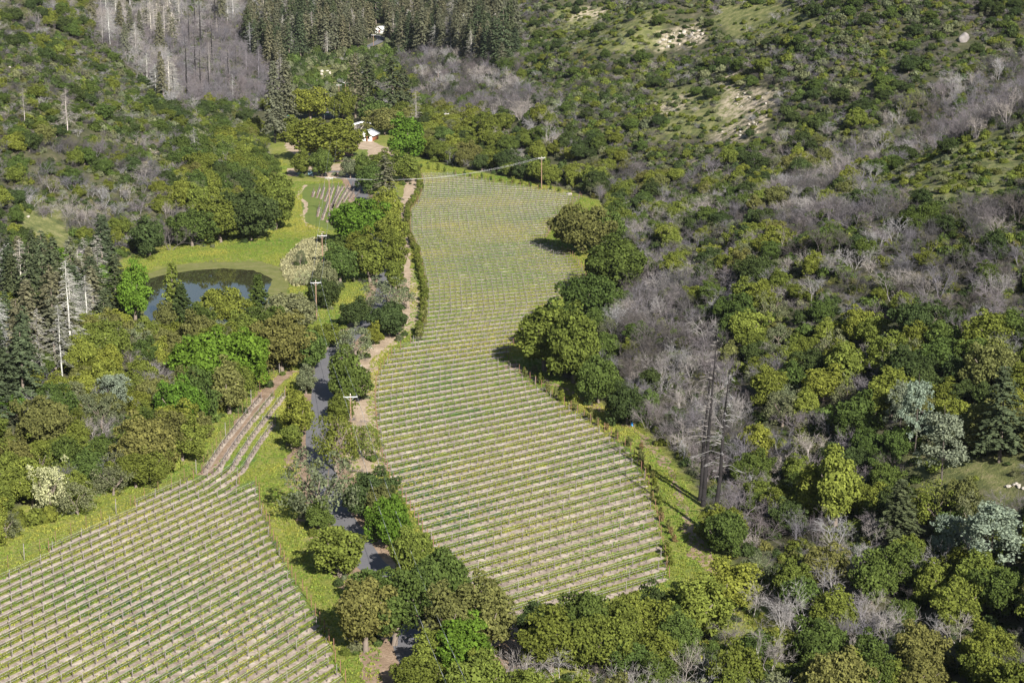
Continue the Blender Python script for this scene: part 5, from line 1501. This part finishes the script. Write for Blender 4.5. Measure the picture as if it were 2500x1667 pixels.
# ------------------------------------------------------------------ power poles and wires
POLES = []
def power_pole(bx, by, hpx, label, arm_yaw=0.15, low_arm=False):
    x, y, z = (float(v[0]) for v in hit(bx, by))
    h = hpx * float(project(x, y, z)[2]) / F / 0.97
    root = link('power_pole', None, None, (x, y, z), arm_yaw)
    root.empty_display_size = 0.5
    tag(root, label, 'power pole', 'power poles through the valley')
    mb = MB(); mb.tubes([(0, 0, -1)], [(0, 0, h)], 0.19, 0.13, 8)
    link('pole', mb.mesh('pole', M_WOOD, True), root)
    mb = MB(); mb.box(-1.35, 1.35, -0.24, -0.12, h - 0.42, h - 0.26)
    link('crossarm', mb.mesh('crossarm', M_WIRE), root)
    for u in (-1.2, 0.0, 1.2):
        mb = MB(); zz = h - 0.26 if u else h
        mb.path([(u, -0.18 if u else 0, zz), (u, -0.18 if u else 0, zz + 0.12), (u, -0.18 if u else 0, zz + 0.26)], [0.05, 0.085, 0.05], 6)
        link('insulator', mb.mesh('insulator', M_WHITEPAINT), root)
    for s in (-1, 1):
        mb = MB(); mb.tubes([(s * 0.75, -0.17, h - 0.42)], [(0, -0.15, h - 1.1)], 0.03, 0.03, 4)
        link('arm_brace', mb.mesh('arm_brace', M_WIRE), root)
    ca, sa = math.cos(arm_yaw), math.sin(arm_yaw)
    POLES.append([np.array([x + u * ca + 0.18 * sa, y + u * sa - 0.18 * ca, z + h]) for u in (-1.2, 1.2)])
    return root
power_pole(1165, 1960, 190, 'power pole just below the bottom edge carrying the wires over the oaks', 0.25)
power_pole(858, 1092, 128, 'tall brown power pole beside the dirt track and the lower road oaks', 0.1)
power_pole(773, 782, 94, 'power pole on the grass nearest the pond', 0.2)
power_pole(788, 656, 82, 'power pole on the reed bed above the pond', 0.05)
power_pole(805, 523, 88, 'brown power pole standing inside the small vineyard', 0.0)
power_pole(1322, 464, 78, 'lone brown power pole at the top edge of the central vineyard', 0.5)
power_pole(1089, 320, 42, 'power pole in the oaks above the head of the central vineyard', 0.4)
power_pole(828, 246, 38, 'power pole beside the climbing road, left of a pair', 0.3)
power_pole(844, 244, 42, 'power pole beside the climbing road, right of a pair', 0.3)
power_pole(912, 118, 32, 'far power pole below the far white house', 0.2)
power_pole(1070, 200, 24, 'pale power pole standing in leafless brush', 0.3)
def span(i, j, sag, label):
    root = link('power_line', None); root.location = POLES[i][0].tolist(); tag(root, label, 'power line', 'power lines through the valley')
    for k in (0, 1):
        a, b = POLES[i][k], POLES[j][k]
        t = np.linspace(0, 1, 25)[:, None]
        P = a + (b - a) * t; P[:, 2] -= (4 * sag * t * (1 - t))[:, 0]
        mb = MB(); mb.path(P - POLES[i][0], 0.022 if i == 4 else 0.03, 4)
        link('wire', mb.mesh('power_wire', M_WIRE), root)
span(0, 1, 3.0, 'pair of power wires crossing the bottom oaks to the roadside pole')
span(1, 2, 2.0, 'pair of power wires from the roadside pole to the pond pole')
span(2, 3, 1.5, 'pair of power wires between the pond pole and the reed bed pole')
span(3, 4, 1.5, 'pair of power wires from the reed bed pole to the small vineyard pole')
span(4, 5, 3.5, 'pair of power wires crossing the head of the central vineyard')
span(4, 7, 2.5, 'pair of power wires from the small vineyard up to the climbing road')

# ------------------------------------------------------------------ deer fence above the lower vineyard
def fence():
    p = np.array([(-20, 1408), (110, 1340), (220, 1285), (330, 1232), (440, 1178), (492, 1150), (530, 1092), (580, 1025), (622, 972), (660, 930), (690, 905)], float)
    P = np.column_stack(flat(p[:, 0], p[:, 1]))
    T = resample(P, 4.0)[0]
    root = link('deer_fence', None, None, (T[0, 0], T[0, 1], 0))
    tag(root, 'thin wire deer fence on slim posts between meadow and lower vineyard', 'fence')
    thin = MB(); thin.tubes([(0, 0, -0.3)], [(0, 0, 2.2)], 0.035, 0.035, 5); thin = thin.mesh('fence_post', M_POSTRED)
    fat = MB(); fat.tubes([(0, 0, -0.3)], [(0, 0, 2.7)], 0.06, 0.06, 7); fat = fat.mesh('fence_post_tall', M_POSTGREY)
    for i, q in enumerate(T):
        link('post', fat if i % 6 == 2 else thin, root, (q[0] - T[0, 0], q[1] - T[0, 1], 0))
    mb = MB()
    for hz in (0.5, 1.0, 1.5, 2.0): mb.path(np.column_stack([T - T[0], np.full(len(T), hz)]), 0.008, 3)
    link('wire', mb.mesh('fence_wire', M_POSTGREY), root)
fence()

# ------------------------------------------------------------------ buildings
def house(bx, by, wpx, depth, wall_h, ridge_h, yaw, label, wallmat, sidemat, roofmat, name='farm_house', door=True):
    x, y, z = (float(v[0]) for v in hit(bx, by))
    m = float(project(x, y, z)[2]) / F
    w = wpx * m; hw = w / 2
    root = link(name, None, None, (x, y, z), yaw); tag(root, label, 'house')
    wh, rh = wall_h, ridge_h
    mb = MB()   # gable front, facing the camera
    mb.add([(-hw, 0, -1), (hw, 0, -1), (hw, 0, wh), (0, 0, rh), (-hw, 0, wh)], [(0, 1, 2, 4)], [(4, 2, 3)])
    mb.add([(-hw, depth, -1), (hw, depth, -1), (hw, depth, wh), (0, depth, rh), (-hw, depth, wh)], [(1, 0, 4, 2)], [(2, 4, 3)])
    link('gable_wall', mb.mesh('gable_wall', wallmat), root)
    for s in (-1, 1):
        mb = MB(); a, b = sorted((s * hw, s * (hw - 0.15))); mb.box(a, b, 0.01, depth - 0.01, -1, wh)
        link('side_wall', mb.mesh('side_wall', sidemat), root)
    ov = 0.7; th = 0.18
    for s in (-1, 1):
        sl = (rh - wh) / hw
        ex = s * (hw + ov); ez = wh - sl * ov
        mb = MB()
        V = [(0.0, -ov, rh + 0.02), (ex, -ov, ez + 0.02), (ex, depth + ov, ez + 0.02), (0.0, depth + ov, rh + 0.02)]
        V += [(a, b, c + th) for a, b, c in V]
        mb.add(V, [(0, 1, 2, 3), (7, 6, 5, 4), (0, 4, 5, 1), (1, 5, 6, 2), (2, 6, 7, 3), (3, 7, 4, 0)])
        rf = link('roof', mb.mesh('roof', roofmat), root)
        mb = MB()
        for k in range(1, int(depth)):   # standing seams
            yy = k * 1.0
            mb.tubes([(0.02 * s, yy, rh + th + 0.03)], [(ex, yy, ez + th + 0.03)], 0.03, 0.03, 4)
        if int(depth) > 1: link('roof_seam', mb.mesh('roof_seam', roofmat), rf)
    for u, ww, z0, z1 in ((-0.35, 0.20, 0.9, 2.0), (0.42, 0.16, 0.9, 2.0)):
        mb = MB(); mb.box(u * w / 2 * 1.2 - ww * w / 2, u * w / 2 * 1.2 + ww * w / 2, -0.06, -0.01, z0, z1)
        wd = link('window', mb.mesh('window_frame', M_WHITEPAINT), root)
        mb = MB(); mb.box(u * w / 2 * 1.2 - ww * w / 2 + 0.08, u * w / 2 * 1.2 + ww * w / 2 - 0.08, -0.09, -0.062, z0 + 0.08, z1 - 0.08)
        link('pane', mb.mesh('pane', M_GLASS), wd)
    if door:
        mb = MB(); mb.box(0.02 * w, 0.16 * w, -0.07, -0.01, 0, 2.0); link('door', mb.mesh('door', M_REDWOOD), root)
    return root
house(893, 345, 33, 8.5, 2.6, 4.3, -0.25, 'white-walled farm house with pale metal gable roof beside the spreading oak', M_WHITEPAINT, M_REDWOOD, M_METALROOF)
house(886, 323, 50, 6, 3.0, 4.0, 0.1, 'long tan building with pale roof behind the white-walled farm house', M_TAN, M_TAN, M_WHITEPAINT, 'long_building', False)
house(709, 341, 20, 3, 2.2, 2.9, 0.2, 'small red-brown shed at the left of the farm yard', M_REDWOOD, M_REDWOOD, M_TAN, 'shed', False)
house(924, 82, 20, 7, 2.6, 4.2, -0.5, 'far white house with white roof among the conifers', M_WHITEPAINT, M_WHITEPAINT, M_WHITEPAINT)
house(894, 76, 8, 3, 2.0, 2.6, 0.0, 'tiny white shed beside the far white house', M_WHITEPAINT, M_WHITEPAINT, M_WHITEPAINT, 'shed', False)

def canopy(bx, by, wpx, mat, label, yaw):
    x, y, z = (float(v[0]) for v in hit(bx, by))
    w = wpx * float(project(x, y, z)[2]) / F; h = w / 2
    root = link('canopy', None, None, (x, y, z), yaw); tag(root, label, 'canopy')
    mb = MB()
    V = [(-h, -2, 2.2), (h, -2, 2.2), (h, 2, 2.2), (-h, 2, 2.2), (-h * 0.5, 0, 3.0), (h * 0.5, 0, 3.0)]
    mb.add(V, [(0, 1, 5, 4), (2, 3, 4, 5), (3, 2, 1, 0)], [(1, 2, 5), (3, 0, 4)])
    link('cover', mb.mesh('canopy_cover', mat), root)
    for sx in (-1, 1):
        for sy in (-1, 1):
            mb = MB(); mb.tubes([(sx * h * 0.94, sy * 1.88, -0.6)], [(sx * h * 0.94, sy * 1.88, 2.2)], 0.06, 0.06, 5)
            link('leg', mb.mesh('canopy_leg', M_POSTGREY), root)
canopy(702, 298, 20, M_TEAL, 'teal canopy at the back of the farm yard beside the tall fir', 0.2)
canopy(800, 292, 16, M_TEAL, 'teal canopy beside the foot of the climbing road', 0.1)

def blue_panel():
    x, y, z = (float(v[0]) for v in hit(746, 430))
    root = link('panel_screen', None, None, (x, y, z), 0.1); tag(root, 'pale blue panel screen with white post beside the round green oak', 'screen')
    for k in (-1, 1):
        mb = MB(); mb.box(k * 1.5 - 1.42, k * 1.5 + 1.42, -0.04, 0.04, 0.1, 2.0); link('panel', mb.mesh('panel', M_BLUE), root)
    mb = MB(); mb.tubes([(0, -0.05, -0.3)], [(0, -0.05, 2.5)], 0.08, 0.08, 6); link('post', mb.mesh('panel_post', M_WHITEPAINT), root)
blue_panel()

def barrel(bx, by, h, r0, mat, label, name='barrel', cat='barrel'):
    x, y, z = (float(v[0]) for v in hit(bx, by))
    root = link(name, None, None, (x, y, z)); tag(root, label, cat)
    mb = MB(); zz = np.array([0, 0.03, 0.3, 0.33, 0.36, 0.64, 0.67, 0.70, 0.97, 1.0]) * h
    rr = np.array([0.9, 1, 1, 1.05, 1, 1, 1.05, 1, 1, 0.9]) * r0
    mb.path(np.column_stack([zz * 0, zz * 0, zz]), rr, 14); link('drum', mb.mesh('drum', mat, True), root)
    mb = MB(); mb.path([(0, 0, h), (0, 0, h + 0.05)], [r0 * 0.9, r0 * 0.8], 14); link('lid', mb.mesh('lid', mat), root)
barrel(1300, 1566, 0.95, 0.36, M_BRIGHTBLUE, 'bright blue barrel under the oaks below the last vineyard row')
barrel(1543, 1040, 0.8, 0.2, M_BRIGHTBLUE, 'small blue barrel on the forest-side track of the central vineyard')

# ------------------------------------------------------------------ rocks
def rock_mesh(seed, sub=3, rough=0.30):
    import bmesh
    bm = bmesh.new(); bmesh.ops.create_icosphere(bm, subdivisions=sub, radius=1)
    V = np.array([v.co[:] for v in bm.verts]); T = np.array([[v.index for v in f.verts] for f in bm.faces]); bm.free()
    r = np.random.default_rng(seed)
    for k in range(9):    # flat broken faces
        n = unit(r.normal(size=3)); lim = r.uniform(0.5, 0.82)
        dd = V @ n; V = V - np.outer(np.maximum(dd - lim, 0), n)
    V = V * (1 + rough * 0.25 * (vnoise(V[:, 0] * 3.0, V[:, 1] * 3.0 + V[:, 2] * 2, seed) )[:, None])
    return V, T
ROCKS = []
for i in range(5):
    V, T = rock_mesh(800 + i); ROCKS.append(mesh_np('boulder', V, None, T, M_ROCK)); 
ROCKG = mesh_np('boulder_grey', *(lambda vt: (vt[0], None, vt[1]))(rock_mesh(860)), M_ROCKGREY)
rk = np.random.default_rng(44)
def rock(px, py, wpx, hpx, label, grey=False, group=None):
    x, y, z = (float(v[0]) for v in hit(px, py))
    m = float(project(x, y, z)[2]) / F
    o = link('boulder', ROCKG if grey else ROCKS[int(rk.integers(5))], None, (x, y, z + hpx * m * 0.15), float(rk.uniform(0, 6.28)))
    o.scale = (wpx * m / 2, wpx * m / 2 * 1.05, hpx * m * 0.62)
    tag(o, label, 'boulder', group)
for a in [(556, 995, 23, 15, 'large white boulder on the meadow edge above the fence'), (573, 974, 18, 8, 'low pale boulder just above the large white boulder'),
          (596, 955, 15, 10, 'pale boulder at the forest edge, topmost of the meadow boulders'), (513, 1018, 20, 9, 'pale broken boulder left below the large white boulder'),
          (786, 176, 9, 7, 'white rock slab in the far shrubs, topmost piece'), (785, 183, 8, 6, 'white rock slab in the far shrubs, left piece'),
          (793, 189, 11, 5, 'white rock slab in the far shrubs, lowest piece'), (806, 181, 7, 8, 'white rock slab in the far shrubs, right piece'), (799, 174, 9, 4, 'white rock slab in the far shrubs, second from the top'),
          (119, 576, 18, 9, 'white slab on the grassy patch of the left slope'), (68, 530, 10, 6, 'small white stone at the top of the grassy slope patch'),
          (178, 602, 9, 8, 'white stone at the bottom corner of the grassy slope patch'), (162, 605, 7, 5, 'tiny white stone beside the bottom corner stone of the grassy patch'),
          (24, 165, 10, 5, 'white stone near the left edge of the upper slope'), (548, 196, 18, 9, 'pale slab among the burnt trunks'),
          (2410, 108, 8, 12, 'small pale rock right of the hilltop boulder'), (2260, 20, 12, 10, 'pale rock above left of the hilltop boulder'),
          (1205, 125, 12, 14, 'tan rock on the slope above the leafless lavender brush'),
          (880, 895, 14, 8, 'pale stone at the dirt track junction'), (905, 850, 12, 8, 'pale stone where the dirt track bends'),
          (1390, 476, 18, 7, 'pale dirt-coloured boulder beside the lone pole')]: rock(*a)
rock(2355, 100, 28, 26, 'big grey hollowed boulder on the hilltop near the right corner', True)
def outcrop(poly, n, lab, size):
    p = np.array(poly); c = 0
    while c < n:
        x = rk.uniform(p[:, 0].min(), p[:, 0].max()); y = rk.uniform(p[:, 1].min(), p[:, 1].max())
        if not poly_in(np.array([x]), np.array([y]), poly)[0]: continue
        c += 1
        w = rk.uniform(*size); rock(x, y, w, w * rk.uniform(0.4, 0.8), lab % ordinal(c), False, lab % 'each')
outcrop([(1605, 105), (1640, 80), (1700, 68), (1725, 85), (1690, 108), (1620, 120)], 26, 'pale rock of the upper slope outcrop, %s of its pile', (5, 13))
outcrop([(1790, 225), (1850, 225), (1880, 262), (1800, 275)], 20, 'pale rock of the gully scree, %s of its pile', (4, 9))
outcrop([(1770, 295), (1850, 300), (1840, 335), (1760, 330)], 14, 'pale rock below the gully scree, %s of its pile', (5, 11))
outcrop([(2455, 1185), (2500, 1180), (2510, 1196), (2460, 1200)], 9, 'white stone of the dry creek bank, %s of its pile', (6, 16))
outcrop([(340, 362), (445, 362), (445, 385), (345, 385)], 12, 'pale rock on the left slope below the oaks, %s of its pile', (5, 11))
# ------------------------------------------------------------------ thin spring haze over the valley
def haze():
    mb = MB(); mb.box(-9600, 9600, -6500, 9600, -1.5, 330)
    m, nt, out = new_mat('valley_haze')
    v = nt.nodes.new('ShaderNodeVolumePrincipled')
    v.inputs['Color'].default_value = (0.80, 0.88, 1.0, 1)
    v.inputs['Density'].default_value = 0.000028
    v.inputs['Anisotropy'].default_value = 0.2
    nt.links.new(v.outputs[0], out.inputs['Volume'])
    tag(link('haze', mb.mesh('haze', m)), 'thin bluish haze hanging over the valley', 'haze', None, 'stuff')
haze()
print('objects', len(bpy.data.objects))
